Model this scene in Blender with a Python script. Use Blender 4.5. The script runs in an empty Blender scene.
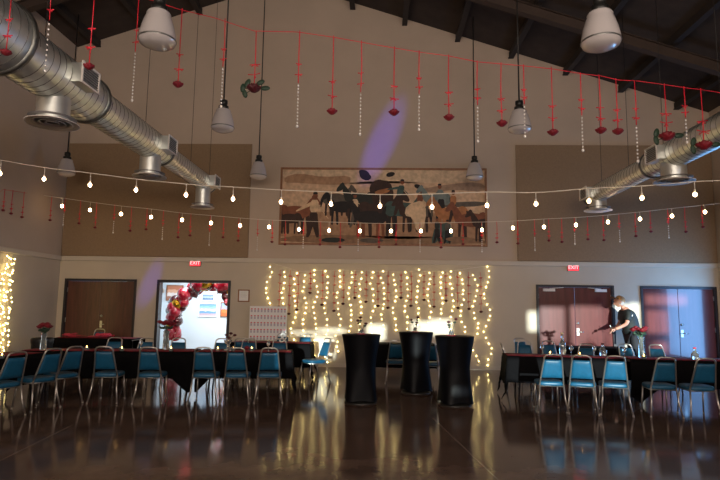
import bpy, bmesh, math, random
from mathutils import Vector, Matrix
random.seed(7)
R = math.radians
PI = math.pi
S = bpy.context.scene
C = S.collection

# ------------------------------------------------------------------ camera
CAM_H, F_PX = 1.574, 553.94
YAW, PITCH, ROLL = 0.037833, 0.118937, 0.014619
cd = bpy.data.cameras.new('camera'); cam = bpy.data.objects.new('camera', cd); C.objects.link(cam)
cd.sensor_width = 36; cd.lens = F_PX / 720 * 36; cd.clip_start = 0.05; cd.clip_end = 300
_f = Vector((-math.sin(YAW), math.cos(YAW), 0)); _r = Vector((math.cos(YAW), math.sin(YAW), 0)); _u = Vector((0, 0, 1))
_f, _u = _f*math.cos(PITCH)+_u*math.sin(PITCH), _u*math.cos(PITCH)-_f*math.sin(PITCH)
_r, _u = _r*math.cos(ROLL)+_u*math.sin(ROLL), _u*math.cos(ROLL)-_r*math.sin(ROLL)
_m = Matrix((_r, _u, -_f)).transposed().to_4x4(); _m.translation = Vector((0, 0, CAM_H)); cam.matrix_world = _m
S.camera = cam

# ------------------------------------------------------------------ exposure and daylight
S.view_settings.view_transform = 'Standard'
S.view_settings.look = 'None'
S.view_settings.gamma = 1
S.view_settings.use_curve_mapping = False
S.view_settings.exposure = 0.12
S.cycles.use_denoising = True
S.cycles.max_bounces = 6
S.cycles.sample_clamp_indirect = 4
S.cycles.caustics_reflective = False
S.cycles.caustics_refractive = False
w = bpy.data.worlds.new('sky'); S.world = w; w.use_nodes = True
bg = w.node_tree.nodes['Background']; bg.inputs[0].default_value = (0.16, 0.36, 0.85, 1); bg.inputs[1].default_value = 1.1

SUN_AZ, SUN_K = R(2.5), 0.06           # low sun from behind the camera; k = drop in height per metre of run
sd = bpy.data.lights.new('sun', 'SUN'); sd.energy = 8.0; sd.angle = R(0.6); sd.color = (0.86, 1.0, 0.96)
so = bpy.data.objects.new('sun', sd); C.objects.link(so)
_sv = Vector((-math.sin(SUN_AZ), math.cos(SUN_AZ), -SUN_K))
so.rotation_euler = _sv.to_track_quat('-Z', 'Y').to_euler(); so.location = (2, -9, 6)

def area(name, loc, rot, sx, sy, e, col):
    l = bpy.data.lights.new(name, 'AREA'); l.shape = 'RECTANGLE'; l.size = sx; l.size_y = sy; l.energy = e; l.color = col
    o = bpy.data.objects.new(name, l); C.objects.link(o); o.location = loc; o.rotation_euler = rot
    return o
# front and side area fills added just inside closed walls, standing in for daylight
area('front_fill', (0, -3.9, 4.6), (R(112), 0, 0), 13, 3.2, 1750, (1.0, 0.84, 0.72))  # ambient fill added behind the camera
area('side_fill', (8.55, -0.5, 5.0), (R(90), 0, R(90)), 5, 1.6, 60, (0.80, 0.86, 1.0))  # added side fill; the wall has no opening here
area('door_blue_fill', (8.62, 13.1, 1.35), (R(90), 0, R(90)), 1.8, 2.1, 125, (0.18, 0.48, 1.0))  # added blue fill on the solid wall, mirrored in the right-hand door
area('lobby_light', (-4.6, 16.4, 2.95), (0, 0, 0), 2.6, 2.2, 230, (0.88, 0.95, 1.0))

D = 14.6; XL, XR = -8.62, 8.70; RX = -2.8; RZ = 10.66; SL = 0.332
def roof(x): return RZ - SL*abs(x-RX)
def ray(px, py):
    return _f + _r*((px-360)/F_PX) - _u*((py-240)/F_PX)
O = Vector((0, 0, CAM_H))
def atY(px, py, Y): d = ray(px, py); return O + d*(Y/d.y)
def atZ(px, py, Z): d = ray(px, py); return O + d*((Z-CAM_H)/d.z)
def atL(px, py, a, b): d = ray(px, py); return O + d*(a/(d.y-b*d.x))     # vertical plane Y = a + bX

# ------------------------------------------------------------------ materials
def lin(c): return tuple(((v/255)/12.92 if v/255 <= .04045 else ((v/255+.055)/1.055)**2.4) for v in c)
def mat(name, col, rough=.6, metal=0, var=0, scale=8, em=None, ems=0, trans=0, bump=0, spec=.5, coat=0, stretch=(1,1,1), col2=None, alpha=1, sheen=0):
    m = bpy.data.materials.new(name); m.use_nodes = True; nt = m.node_tree; b = nt.nodes['Principled BSDF']
    c = (*lin(col), 1) if max(col) > 1 else (*col, 1)
    b.inputs['Base Color'].default_value = c; b.inputs['Roughness'].default_value = rough; b.inputs['Metallic'].default_value = metal
    b.inputs['Specular IOR Level'].default_value = spec; b.inputs['Coat Weight'].default_value = coat
    b.inputs['Transmission Weight'].default_value = trans; b.inputs['Alpha'].default_value = alpha
    if em: b.inputs['Emission Color'].default_value = (*em, 1); b.inputs['Emission Strength'].default_value = ems
    if var or bump:
        tc = nt.nodes.new('ShaderNodeTexCoord'); mp = nt.nodes.new('ShaderNodeMapping'); mp.inputs['Scale'].default_value = stretch
        n = nt.nodes.new('ShaderNodeTexNoise'); n.inputs['Scale'].default_value = scale; n.inputs['Detail'].default_value = 5
        nt.links.new(tc.outputs['Object'], mp.inputs[0]); nt.links.new(mp.outputs[0], n.inputs['Vector'])
        if var:
            r = nt.nodes.new('ShaderNodeValToRGB'); e = r.color_ramp.elements
            e[0].position = .3; e[1].position = .7
            c2 = (*lin(col2), 1) if col2 else tuple(v*(1+var) for v in c[:3])+(1,)
            e[0].color = tuple(v*(1-var) for v in c[:3])+(1,) if not col2 else c; e[1].color = c2
            nt.links.new(n.outputs[0], r.inputs[0]); nt.links.new(r.outputs[0], b.inputs['Base Color'])
        if bump:
            bp = nt.nodes.new('ShaderNodeBump'); bp.inputs['Strength'].default_value = bump; bp.inputs['Distance'].default_value = .02
            nt.links.new(n.outputs[0], bp.inputs['Height']); nt.links.new(bp.outputs[0], b.inputs['Normal'])
    return m
M = {}
M['upper'] = mat('upper_wall_paint', (186,168,150), .85, var=.05, scale=1.2)
M['lower'] = mat('lower_wall_paint', (196,182,162), .8, var=.04, scale=1.5)
M['ledge'] = mat('ledge_paint', (200,188,170), .7)
M['panel'] = mat('acoustic_panel', (142,118,92), .95, var=.07, scale=30)
M['roof'] = mat('roof_deck', (58,47,40), .9, var=.2, scale=3)
M['beam'] = mat('roof_steel', (62,48,40), .7, var=.1, scale=4)
M['purlin'] = mat('purlin_paint', (40,33,30), .7)
M['door'] = mat('door_wood', (88,50,36), .35, var=.25, scale=3, stretch=(6,6,.6), spec=.6)
M['doorR'] = mat('door_reddish', (92,40,38), .22, var=.18, scale=2.5, stretch=(6,6,.6), spec=.6, coat=.6)
M['frame'] = mat('door_frame', (44,38,38), .4)
M['metal'] = mat('brushed_metal', (190,188,182), .3, 1)
M['galv'] = mat('galvanised_duct', (222,224,218), .36, .85, var=.06, scale=5)
M['seam'] = mat('duct_seam', (120,120,116), .45, 1)
M['collar'] = mat('duct_collar', (60,60,60), .5, .7)
M['vent'] = mat('vent_white', (228,220,212), .6)
M['grille'] = mat('grille_grey', (110,106,104), .6)
M['white'] = mat('white_cable', (225,215,200), .6)
M['black'] = mat('black_rod', (26,22,20), .5)
M['red'] = mat('red_ribbon', (214,24,48), .5)
M['rose'] = mat('red_rose', (116,6,26), .6, var=.2, scale=40)
M['drose'] = mat('dark_rose', (70,8,20), .6)
M['leaf'] = mat('dark_leaf', (28,52,34), .6, var=.2, scale=30)
M['stem'] = mat('green_stem', (60,110,80), .5)
M['crystal'] = mat('crystal_bead', (235,228,222), .08, spec=1, coat=1)
M['bulb'] = mat('lit_bulb', (255,220,160), .4, em=(1, .66, .34), ems=22)
M['fairy'] = mat('lit_fairy', (255,220,140), .4, em=(1, .78, .30), ems=20)
M['socket'] = mat('bulb_socket', (215,205,190), .5)
M['pend'] = mat('pendant_acrylic', (206,198,196), .25, bump=0, trans=.2, spec=.7)
M['pcap'] = mat('pendant_cap', (50,50,48), .4, .6)
M['cloth'] = mat('black_cloth', (7,6,8), .85, spec=.1, var=.15, scale=14)
M['spandex'] = mat('black_spandex', (5,5,9), .5, spec=.15)
M['runner'] = mat('red_runner', (128,10,30), .75, var=.15, scale=20)
M['chrome'] = mat('chair_tube', (188,180,172), .32, .9)
M['vinyl'] = mat('blue_vinyl', (18,78,108), .42, var=.12, scale=25, spec=.5)
M['tblack'] = mat('table_dark', (30,26,26), .5)
M['tplas'] = mat('table_laminate', (120,110,100), .5)
M['glass'] = mat('clear_glass', (235,245,245), .04, trans=.85)
M['flame'] = mat('candle_flame', (255,170,60), .5, em=(1, .55, .15), ems=14)
M['wax'] = mat('candle_wax', (240,220,180), .5)
M['paper'] = mat('white_paper', (235,232,228), .7)
M['wood'] = mat('picture_wood', (138,92,58), .5, var=.2, scale=12)
M['exit'] = mat('exit_red', (255,40,50), .4, em=(1, .03, .05), ems=1.6)
M['exitbox'] = mat('exit_box', (150,120,110), .5)
M['exitt'] = mat('exit_letters', (255,220,220), .4, em=(1, .45, .45), ems=1.5)
M['lobby'] = mat('lobby_wall', (214,226,234), .7)
M['balloonR'] = mat('balloon_red', (165,8,38), .15, spec=.8, coat=.5)
M['balloonD'] = mat('balloon_burgundy', (80,8,22), .15, spec=.8, coat=.5)
M['balloonG'] = mat('balloon_gold', (212,160,46), .18, .85)
M['skin'] = mat('skin', (196,140,118), .55)
M['shirt'] = mat('shirt', (16,22,22), .7)
M['cap'] = mat('cap_tan', (168,132,92), .8)
M['hair'] = mat('grey_hair', (190,180,170), .8)
M['trouser'] = mat('trouser', (26,26,32), .8)
M['pink'] = mat('pink_tissue', (214,60,84), .7)
M['orange'] = mat('bark', (90,70,55), .8)
M['binb'] = mat('bin_black', (20,18,18), .5)
M['glassdoor'] = mat('glass_aqua', (120,170,180), .2)

JA = (.53, 10.2); JB = (1.02, 6.1)
JROT = math.atan2(JB[0]-JA[0], JA[1]-JB[1])*-1
JX = -(math.cos(JROT)*JA[0]-math.sin(JROT)*JA[1]); JY = 0
# floor: polished dark stained concrete with saw-cut joints
fm = bpy.data.materials.new('polished_concrete'); fm.use_nodes = True; nt = fm.node_tree; b = nt.nodes['Principled BSDF']
tc = nt.nodes.new('ShaderNodeTexCoord')
n1 = nt.nodes.new('ShaderNodeTexNoise'); n1.inputs['Scale'].default_value = 1.6; n1.inputs['Detail'].default_value = 8; n1.inputs['Roughness'].default_value = .65
rp = nt.nodes.new('ShaderNodeValToRGB'); rp.color_ramp.elements[0].position = .3; rp.color_ramp.elements[1].position = .72
rp.color_ramp.elements[0].color = (*lin((70,54,47)), 1); rp.color_ramp.elements[1].color = (*lin((106,86,75)), 1)
nt.links.new(tc.outputs['Object'], n1.inputs['Vector']); nt.links.new(n1.outputs[0], rp.inputs[0])
mp = nt.nodes.new('ShaderNodeMapping'); mp.inputs['Rotation'].default_value = (0, 0, JROT); mp.inputs['Location'].default_value = (JX, JY, 0)
nt.links.new(tc.outputs['Object'], mp.inputs[0]); sp = nt.nodes.new('ShaderNodeSeparateXYZ'); nt.links.new(mp.outputs[0], sp.inputs[0])
def mth(op, a, bb, v=None):
    n = nt.nodes.new('ShaderNodeMath'); n.operation = op
    if hasattr(a, 'node'): nt.links.new(a, n.inputs[0])
    else: n.inputs[0].default_value = a
    if hasattr(bb, 'node'): nt.links.new(bb, n.inputs[1])
    else: n.inputs[1].default_value = bb
    return n.outputs[0]
js = []
for ax in (0, 1):
    a = mth('PINGPONG', sp.outputs[ax], 2.4); js.append(mth('LESS_THAN', a, .008))
jj = mth('MAXIMUM', js[0], js[1])
mx = nt.nodes.new('ShaderNodeMix'); mx.data_type = 'RGBA'; nt.links.new(jj, mx.inputs['Factor']); nt.links.new(rp.outputs[0], mx.inputs['A'])
mx.inputs['B'].default_value = (.16, .13, .11, 1); nt.links.new(mx.outputs['Result'], b.inputs['Base Color'])  # joint lines lightened to paint in their glint
n2 = nt.nodes.new('ShaderNodeTexNoise'); n2.inputs['Scale'].default_value = 3.5; n2.inputs['Detail'].default_value = 6; nt.links.new(tc.outputs['Object'], n2.inputs['Vector'])
mr = nt.nodes.new('ShaderNodeMapRange'); mr.inputs['To Min'].default_value = .06; mr.inputs['To Max'].default_value = .15
nt.links.new(n2.outputs[0], mr.inputs['Value']); nt.links.new(mr.outputs[0], b.inputs['Roughness'])
b.inputs['Specular IOR Level'].default_value = .15
bp = nt.nodes.new('ShaderNodeBump'); bp.inputs['Strength'].default_value = .05; bp.inputs['Distance'].default_value = .01
nt.links.new(n2.outputs[0], bp.inputs['Height']); nt.links.new(bp.outputs[0], b.inputs['Normal'])
M['floor'] = fm

# ------------------------------------------------------------------ mesh helpers
class MB:
    def __init__(s): s.v = []; s.f = []; s.m = []; s.sm = []; s.cur = 0
    def add(s, vs, fs, smooth=False):
        k = len(s.v); s.v += [tuple(v) for v in vs]
        for f in fs: s.f.append(tuple(i+k for i in f)); s.m.append(s.cur); s.sm.append(smooth)
    def box(s, a, b, mtx=None):
        x0, y0, z0 = a; x1, y1, z1 = b
        vs = [Vector(p) for p in ((x0,y0,z0),(x1,y0,z0),(x1,y1,z0),(x0,y1,z0),(x0,y0,z1),(x1,y0,z1),(x1,y1,z1),(x0,y1,z1))]
        if mtx: vs = [mtx @ v for v in vs]
        s.add(vs, [(0,3,2,1),(4,5,6,7),(0,1,5,4),(1,2,6,5),(2,3,7,6),(3,0,4,7)])
    def tube(s, pts, r, n=8, caps=True, closed=False):
        pts = [Vector(p) for p in pts]; N = len(pts); rs = r if isinstance(r, (list, tuple)) else [r]*N
        vs = []; prev = None
        for i, p in enumerate(pts):
            if closed: t = pts[(i+1) % N]-pts[i-1]
            else: t = pts[min(i+1, N-1)]-pts[max(i-1, 0)]
            t.normalize()
            if prev is None:
                a = Vector((0,0,1)) if abs(t.z) < .9 else Vector((1,0,0)); u = t.cross(a).normalized()
            else:
                u = prev - t*prev.dot(t); u.normalize()
            prev = u; v = t.cross(u)
            for k in range(n): an = 2*PI*k/n; vs.append(p+(u*math.cos(an)+v*math.sin(an))*rs[i])
        fs = []
        for i in range(N if closed else N-1):
            j = (i+1) % N
            for k in range(n): fs.append((i*n+k, i*n+(k+1) % n, j*n+(k+1) % n, j*n+k))
        if caps and not closed: fs.append(tuple(range(n))[::-1]); fs.append(tuple(range((N-1)*n, N*n)))
        s.add(vs, fs, True)
    def lathe(s, prof, n=24, c=(0,0,0), mtx=None):
        c = Vector(c); vs = []
        for r, z in prof:
            for k in range(n): a = 2*PI*k/n; p = Vector((r*math.cos(a), r*math.sin(a), z)); vs.append(c+(mtx @ p if mtx else p))
        fs = [(i*n+k, i*n+(k+1) % n, (i+1)*n+(k+1) % n, (i+1)*n+k) for i in range(len(prof)-1) for k in range(n)]
        s.add(vs, fs, True)
        if prof[0][0] > 1e-4: s.add(vs[:n], [tuple(range(n))[::-1]])
        if prof[-1][0] > 1e-4: s.add(vs[-n:], [tuple(range(n))])
    def ball(s, c, r, seg=10, rings=6, sc=(1,1,1), mtx=None):
        c = Vector(c); vs = [Vector((0,0,-1))]
        for i in range(1, rings):
            ph = -PI/2+PI*i/rings
            for k in range(seg): a = 2*PI*k/seg; vs.append(Vector((math.cos(ph)*math.cos(a), math.cos(ph)*math.sin(a), math.sin(ph))))
        vs.append(Vector((0,0,1))); vs = [Vector((v.x*r*sc[0], v.y*r*sc[1], v.z*r*sc[2])) for v in vs]
        if mtx: vs = [mtx @ v for v in vs]
        vs = [v+c for v in vs]; L = len(vs)-1; fs = []
        for k in range(seg):
            fs.append((0, 1+(k+1) % seg, 1+k)); o = 1+(rings-2)*seg; fs.append((L, o+k, o+(k+1) % seg))
        for i in range(rings-2):
            for k in range(seg): fs.append((1+i*seg+k, 1+i*seg+(k+1) % seg, 1+(i+1)*seg+(k+1) % seg, 1+(i+1)*seg+k))
        s.add(vs, fs, True)
    def prism(s, poly, d0, d1, ax='y'):          # polygon in (x,z) extruded in y
        n = len(poly)
        vs = [Vector((p[0], d0, p[1])) for p in poly]+[Vector((p[0], d1, p[1])) for p in poly]
        s.add(vs, [tuple(range(n)), tuple(range(2*n-1, n-1, -1))]+[(i, i+n, (i+1) % n+n, (i+1) % n) for i in range(n)])
    def build(s, name, mats, parent=None, loc=None, bevel=0):
        me = bpy.data.meshes.new(name); me.from_pydata(s.v, [], s.f)
        for m_ in (mats if isinstance(mats, (list, tuple)) else [mats]): me.materials.append(M[m_] if isinstance(m_, str) else m_)
        me.polygons.foreach_set('material_index', s.m); me.polygons.foreach_set('use_smooth', s.sm); me.update()
        o = bpy.data.objects.new(name, me); C.objects.link(o)
        if parent: o.parent = parent
        if loc: o.location = loc
        if bevel:
            bv = o.modifiers.new('bevel', 'BEVEL'); bv.width = bevel; bv.segments = 2; bv.limit_method = 'ANGLE'
        return o
def tag(o, label, cat, group=None):
    o['label'] = label; o['category'] = cat
    if group: o['group'] = group
    return o
def thing(name, label, cat, loc=(0,0,0), rz=0, group=None):
    o = bpy.data.objects.new(name, None); C.objects.link(o); o.empty_display_size = .1
    o.location = loc; o.rotation_euler = (0, 0, rz); return tag(o, label, cat, group)
def struct(o): o['kind'] = 'structure'; return o
def dup(root, loc, rz=None, label=None, group=None, sc=None):
    r = root.copy(); C.objects.link(r); r.location = loc
    if rz is not None: r.rotation_euler = (0, 0, rz)
    if sc: r.scale = (sc, sc, sc)
    if label: r['label'] = label
    if group: r['group'] = group
    for ch in list(root.children):
        c = ch.copy(); C.objects.link(c); c.parent = r
        for g in list(ch.children):
            d = g.copy(); C.objects.link(d); d.parent = c
    return r
ORD = ['first','second','third','fourth','fifth','sixth','seventh','eighth','ninth','tenth','eleventh','twelfth','thirteenth','fourteenth','fifteenth','sixteenth',
       'seventeenth','eighteenth','nineteenth','twentieth']
def ordn(i, n):
    """i from 0, of n: position words counted from the nearer end"""
    if i == 0: return 'leftmost'
    if i == n-1: return 'rightmost'
    if i <= n//2: return ORD[i]+' from the left'
    return ORD[n-1-i]+' from the right'

# ------------------------------------------------------------------ the room
YF = -4.0
b_ = MB(); b_.box((XL-.3, YF-.3, -.2), (XR+.3, D+.3, 0)); struct(b_.build('floor', 'floor'))
# back wall: with four door openings
def holed_wall(name, x0, x1, z1f, holes, y0, y1, mat_lo, mat_up, zsplit, axis='x'):
    """vertical wall made of cells between hole edges; z1f(x) gives its top"""
    mb = MB()
    xs = sorted({x0, x1, *[h[0] for h in holes], *[h[1] for h in holes], *([RX] if x0 < RX < x1 and axis == 'x' else [])})
    zs = sorted({0, zsplit, *[h[2] for h in holes], *[h[3] for h in holes]})
    for a, c in zip(xs, xs[1:]):
        for k, z in enumerate(zs):
            top = zs[k+1] if k+1 < len(zs) else None
            mx_, mz = (a+c)/2, (z+(top if top else z+1))/2
            if any(h[0] < mx_ < h[1] and h[2] < mz < h[3] for h in holes): continue
            za, zc = (top, top) if top else (z1f(a), z1f(c))
            mb.cur = 0 if mz < zsplit else 1
            vs = [(a,y0,z),(c,y0,z),(c,y0,zc),(a,y0,za),(a,y1,z),(c,y1,z),(c,y1,zc),(a,y1,za)]
            if axis == 'y': vs = [(v[1], v[0], v[2]) for v in vs]
            mb.add(vs, [(0,1,2,3),(7,6,5,4),(0,4,5,1),(2,6,7,3),(0,3,7,4),(1,5,6,2)])
    return struct(mb.build(name, [mat_lo, mat_up]))
DOORS = [(-8.45, -6.50), (-5.94, -3.96), (4.04, 6.03), (6.70, 8.62)]
DH = 2.20
holed_wall('wall_back', XL-.2, XR+.2, roof, [(a, c, 0, DH) for a, c in DOORS], D, D+.2, 'lower', 'upper', 2.72)
holed_wall('wall_left', YF, D, lambda y: roof(XL), [], XL-.2, XL, 'lower', 'upper', 2.72, 'y')
# unseen openings shaped so the low sun lands as patches in the hall: (x0,x1,z0,z1)
SUN_HOLES = []
def sun_hole(X0, X1, Y, z0, z1):
    sh = (Y-YF)*math.tan(SUN_AZ); dz = SUN_K*(Y-YF)
    SUN_HOLES.append((X0+sh, X1+sh, z0+dz, z1+dz))
sun_hole(.83, 1.3, D, .84, 1.20); sun_hole(1.3, 1.85, D, .86, 1.26)          # bright patch behind the cocktail tables
sun_hole(-.33, .14, D, .70, 1.10)
sun_hole(-2.4, -1.6, D, .82, .88); sun_hole(-1.6, -.9, D, .88, .97)
sun_hole(3.82, 4.08, D, 1.0, 1.5)
sun_hole(4.15, 4.77, D, .55, 1.62)
sun_hole(4.92, 5.80, D, .55, 1.66)
sun_hole(6.42, 6.66, D, .45, 1.75)
sun_hole(6.84, 7.95, D, 1.72, 1.98)
sun_hole(6.84, 7.40, D, 1.00, 1.58)
sun_hole(6.95, 7.35, D, .50, .78)
sun_hole(2.25, 4.05, 8.75, .38, .80)       # chair backs at the right-hand row
sun_hole(-1.75, -1.05, 11.65, .40, .95)      # blue chair
sun_hole(.60, .72, 10.35, .70, 1.04); sun_hole(.76, .82, 10.35, .74, 1.04); sun_hole(.88, .99, 10.4, .55, 1.0)       # edge of middle cocktail table
sun_hole(1.18, 1.5, 9.1, .20, .30)
sun_hole(5.84, 6.40, D, .55, 1.72)        # the person's back and neck
holed_wall('wall_front', XL-.2, XR+.2, roof, [(-6.8, 6.8, 3.0, 6.2)]+SUN_HOLES, YF-.03, YF, 'lower', 'upper', 2.72)
holed_wall('wall_right', YF, D, lambda y: roof(XR), [], XR, XR+.2, 'lower', 'upper', 2.72, 'y')
mb = MB(); mb.box((-6.8, YF-.03, 3.0), (6.8, YF-.01, 6.2)); struct(mb.build('front_sun_block', 'paper'))      # panel added to keep sun out of the opening behind the front fill
# roof slabs
mb = MB()
for x0, x1 in ((XL-.2, RX), (RX, XR+.2)):
    vs = [(x0,YF-.2,roof(x0)),(x1,YF-.2,roof(x1)),(x1,D+.2,roof(x1)),(x0,D+.2,roof(x0))]
    vs += [(v[0], v[1], v[2]+.15) for v in vs]
    mb.add(vs, [(0,1,2,3),(7,6,5,4),(0,4,5,1),(1,5,6,2),(2,6,7,3),(3,7,4,0)])
struct(mb.build('ceiling', 'roof'))
# ledge between upper and lower wall
for nm, a, c in (('trim_1', (XL, D-.06, 2.68), (XR, D, 2.80)), ('trim_2', (XL, YF, 2.68), (XL+.06, D, 2.80)), ('trim_3', (XR-.06, YF, 2.68), (XR, D, 2.80))):
    mb = MB(); mb.box(a, c); struct(mb.build(nm, 'ledge', bevel=.015))
for nm, segs in (('baseboard_back', [(XL, -8.5), (-6.45, -5.99), (-3.91, 3.99), (6.08, 6.65)]),):
    mb = MB()
    for a, c in segs: mb.box((a, D-.015, 0), (c, D, .10))
    struct(mb.build(nm, 'ledge'))
mb = MB(); mb.box((XL, YF, 0), (XL+.015, D-.02, .10)); struct(mb.build('baseboard_left', 'ledge'))
# acoustic panels
for x0, x1, lab in ((XL+.02, -3.53, 'wide brown acoustic wall panel above the open doorway and left double door'), (3.58, XR-.02, 'wide brown acoustic wall panel above the two right double doors')):
    mb = MB(); mb.box((x0, D-.05, 2.81), (x1, D-.001, 5.92)); tag(mb.build('acoustic_panel', 'panel', bevel=.01), lab, 'wall panel')
# roof steel: purlins running to the back wall, cross rafters
PX = [-8.0, -6.6, -5.15, -3.7, -2.25, -.85, .6, 2.05, 3.5, 4.95, 6.4, 7.85]
for i, x in enumerate(PX):
    mb = MB(); z = roof(x); mb.box((x-.05, YF, z-.20), (x+.05, D-.02, z-.03)); mb.box((x-.07, YF, z-.22), (x+.07, D-.02, z-.195))
    o = struct(mb.build('roof_purlin', 'purlin'))
for k, Y in enumerate((11.9, 8.4, 4.9, 1.4)):
    for sgn, x0, x1 in ((-1, XL, RX), (1, RX, XR)):
        mb = MB()
        for dz0, dz1, hw in ((.28, .30, .09), (.30, .52, .04), (.52, .54, .09)):
            vs = [(x0,Y-hw,roof(x0)-dz1),(x1,Y-hw,roof(x1)-dz1),(x1,Y+hw,roof(x1)-dz1),(x0,Y+hw,roof(x0)-dz1)]
            vs += [(v[0], v[1], v[2]+dz1-dz0) for v in vs]
            mb.add(vs, [(0,3,2,1),(4,5,6,7),(0,1,5,4),(1,2,6,5),(2,3,7,6),(3,0,4,7)])
        struct(mb.build('roof_rafter', 'beam'))

# ------------------------------------------------------------------ doors
def double_door(n, x0, x1, m, closer=False, hx=0):
    y = D+.02
    fr = MB()
    fr.box((x0-.0, y-.05, 0), (x0+.06, D+.18, DH)); fr.box((x1-.06, y-.05, 0), (x1, D+.18, DH)); fr.box((x0+.06, y-.05, DH-.06), (x1-.06, D+.18, DH))
    root = fr.build('door_%d' % n, 'frame'); struct(root)
    c = (x0+x1)/2
    for a, e, s in ((x0+.065, c-.004, 1), (c+.004, x1-.065, -1)):
        mb = MB(); mb.box((a, y+.01, .01), (e, y+.06, DH-.065)); lf = mb.build('door_leaf', m, root, bevel=.004)
        mb = MB()
        for hz in (.25, 1.1, 1.9): hxx = a if s == 1 else e; mb.tube([(hxx, y, hz-.06), (hxx, y, hz+.06)], .012, 6)
        mb.build('hinge', 'metal', lf)
        if closer:
            mb = MB(); xx = a+.12 if s == 1 else e-.42; mb.box((xx, y-.05, DH-.17), (xx+.3, y+.01, DH-.10)); mb.tube([(xx+.15, y-.06, DH-.10), (xx+.35*s+.15, y-.09, DH-.07)], .008, 6)
            mb.build('door_closer', 'vent', lf)
    mb = MB(); hx_ = c+.06; hz = 1.0
    mb.box((hx_-.03, y, hz-.09), (hx_+.03, y+.012, hz+.09)); mb.tube([(hx_, y, hz), (hx_, y-.06, hz), (hx_+.12, y-.065, hz)], .011, 8)
    mb.tube([(hx_, y+.012, hz+.22), (hx_, y-.015, hz+.22)], .03, 12)
    mb.build('handle', 'metal', root)
double_door(1, *DOORS[0], 'door'); double_door(3, *DOORS[2], 'doorR', closer=True); double_door(4, *DOORS[3], 'doorR')
# open doorway 2 and the lobby beyond
x0, x1 = DOORS[1]
mb = MB(); mb.box((x0, D-.03, 0), (x0+.07, D+.2, DH)); mb.box((x1-.07, D-.03, 0), (x1, D+.2, DH)); mb.box((x0+.07, D-.03, DH-.07), (x1-.07, D+.2, DH))
dr = struct(mb.build('door_2', 'frame'))
mb = MB(); mb.box((x0-.88, D+.25, .01), (x0+.03, D+.29, DH-.08)); mb.build('door_leaf', 'frame', dr)
mb = MB(); mb.box((x0+.05, D+.23, 1.85), (x0+.10, D+.26, 1.97)); mb.box((x0+.05, D+.23, .25), (x0+.10, D+.26, .37)); mb.build('hinge', 'vent', dr)
mb = MB()
LY = 18.2
mb.box((-7.4, LY, 0), (-2.2, LY+.1, 3.1)); mb.box((-7.5, D+.2, 0), (-7.4, LY+.1, 3.1)); mb.box((-2.2, D+.2, 0), (-2.1, LY+.1, 3.1))
struct(mb.build('wall_lobby', 'lobby'))
mb = MB(); mb.box((-7.5, D+.2, 3.1), (-2.1, LY+.1, 3.2)); struct(mb.build('ceiling_lobby', 'lobby'))
mb = MB(); mb.box((-7.5, D+.3, -.2), (-2.1, LY+.1, 0)); struct(mb.build('floor_lobby', 'tplas'))
# lobby pictures
def framed(nm, px0, py0, px1, py1, Y, mfr, label, cat, painter, fw=.03, dp=.03):
    a = atY(px0, py0, Y); c = atY(px1, py1, Y); X0, X1, Z1, Z0 = a.x, c.x, a.z, c.z
    root = thing(nm, label, cat, ((X0+X1)/2, Y-.005, Z0))
    W, H = X1-X0, Z1-Z0; mb = MB(); h = W/2
    mb.box((-h, -dp, 0), (h, 0, fw)); mb.box((-h, -dp, H-fw), (h, 0, H)); mb.box((-h, -dp, fw), (-h+fw, 0, H-fw)); mb.box((h-fw, -dp, fw), (h, 0, H-fw))
    mb.build('frame', mfr, root)
    painter(root, -h+fw, h-fw, fw, H-fw, -dp*.5)
    return root
mcol = {}
def cm(c, r=.7):
    k = (c, r)
    if k not in mcol: mcol[k] = mat('paint_%d_%d_%d' % c, c, r)
    return mcol[k]
def bands(cols):
    def f(root, x0, x1, z0, z1, y):
        mb = MB(); n = len(cols); rnd = random.Random(3)
        prev = [z1]*9
        for i, c in enumerate(cols):
            nx = [z1-(z1-z0)*(i+1)/n+(rnd.uniform(-.2, .2)*(z1-z0)/n if i < n-1 else 0) for _ in range(9)]
            mb.cur = i
            for k in range(8):
                xa, xb = x0+(x1-x0)*k/8, x0+(x1-x0)*(k+1)/8
                mb.add([(xa,y,nx[k]),(xb,y,nx[k+1]),(xb,y,prev[k+1]),(xa,y,prev[k])], [(0,1,2,3)])
            prev = nx
        mb.build('picture', [cm(c) for c in cols], root)
    return f
framed('framed_picture', 199, 303, 217, 317, LY, 'paper', 'pale blue seascape picture on the lobby wall, seen through the open doorway', 'picture', bands([(120,170,215), (150,200,230), (215,225,235), (110,160,200), (190,170,180)]))
framed('framed_picture', 202, 293.5, 214.5, 301, LY, 'paper', 'small narrow picture above the blue seascape in the lobby', 'picture', bands([(130,160,190), (170,190,205), (90,120,150)]))
framed('framed_picture', 221, 302, 231, 317, LY, 'wood', 'wood-framed picture of an orange scene under blue sky in the lobby', 'picture', bands([(150,185,225), (170,170,210), (235,130,70), (225,110,60)]))
framed('framed_picture', 167, 285, 183, 301, LY, 'wood', 'wood-framed picture partly behind the balloon arch in the lobby', 'picture', bands([(190,120,90), (220,170,140), (230,220,215), (160,110,90)]))
def notice(root, x0, x1, z0, z1, y):
    mb = MB(); mb.box((x0, y, z0), (x1, y+.004, z1)); mb.cur = 1
    for k in range(4): mb.box((x0+.04, y-.001, z1-.06-k*.035), (x1-.04-.02*(k % 2), y, z1-.057-k*.035))
    mb.build('notice_sheet', ['paper', 'grille'], root)
framed('framed_notice', 238.5, 289.5, 249.5, 302, D, 'wood', 'small wood-framed white notice on the wall right of the open doorway', 'notice', notice)

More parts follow.
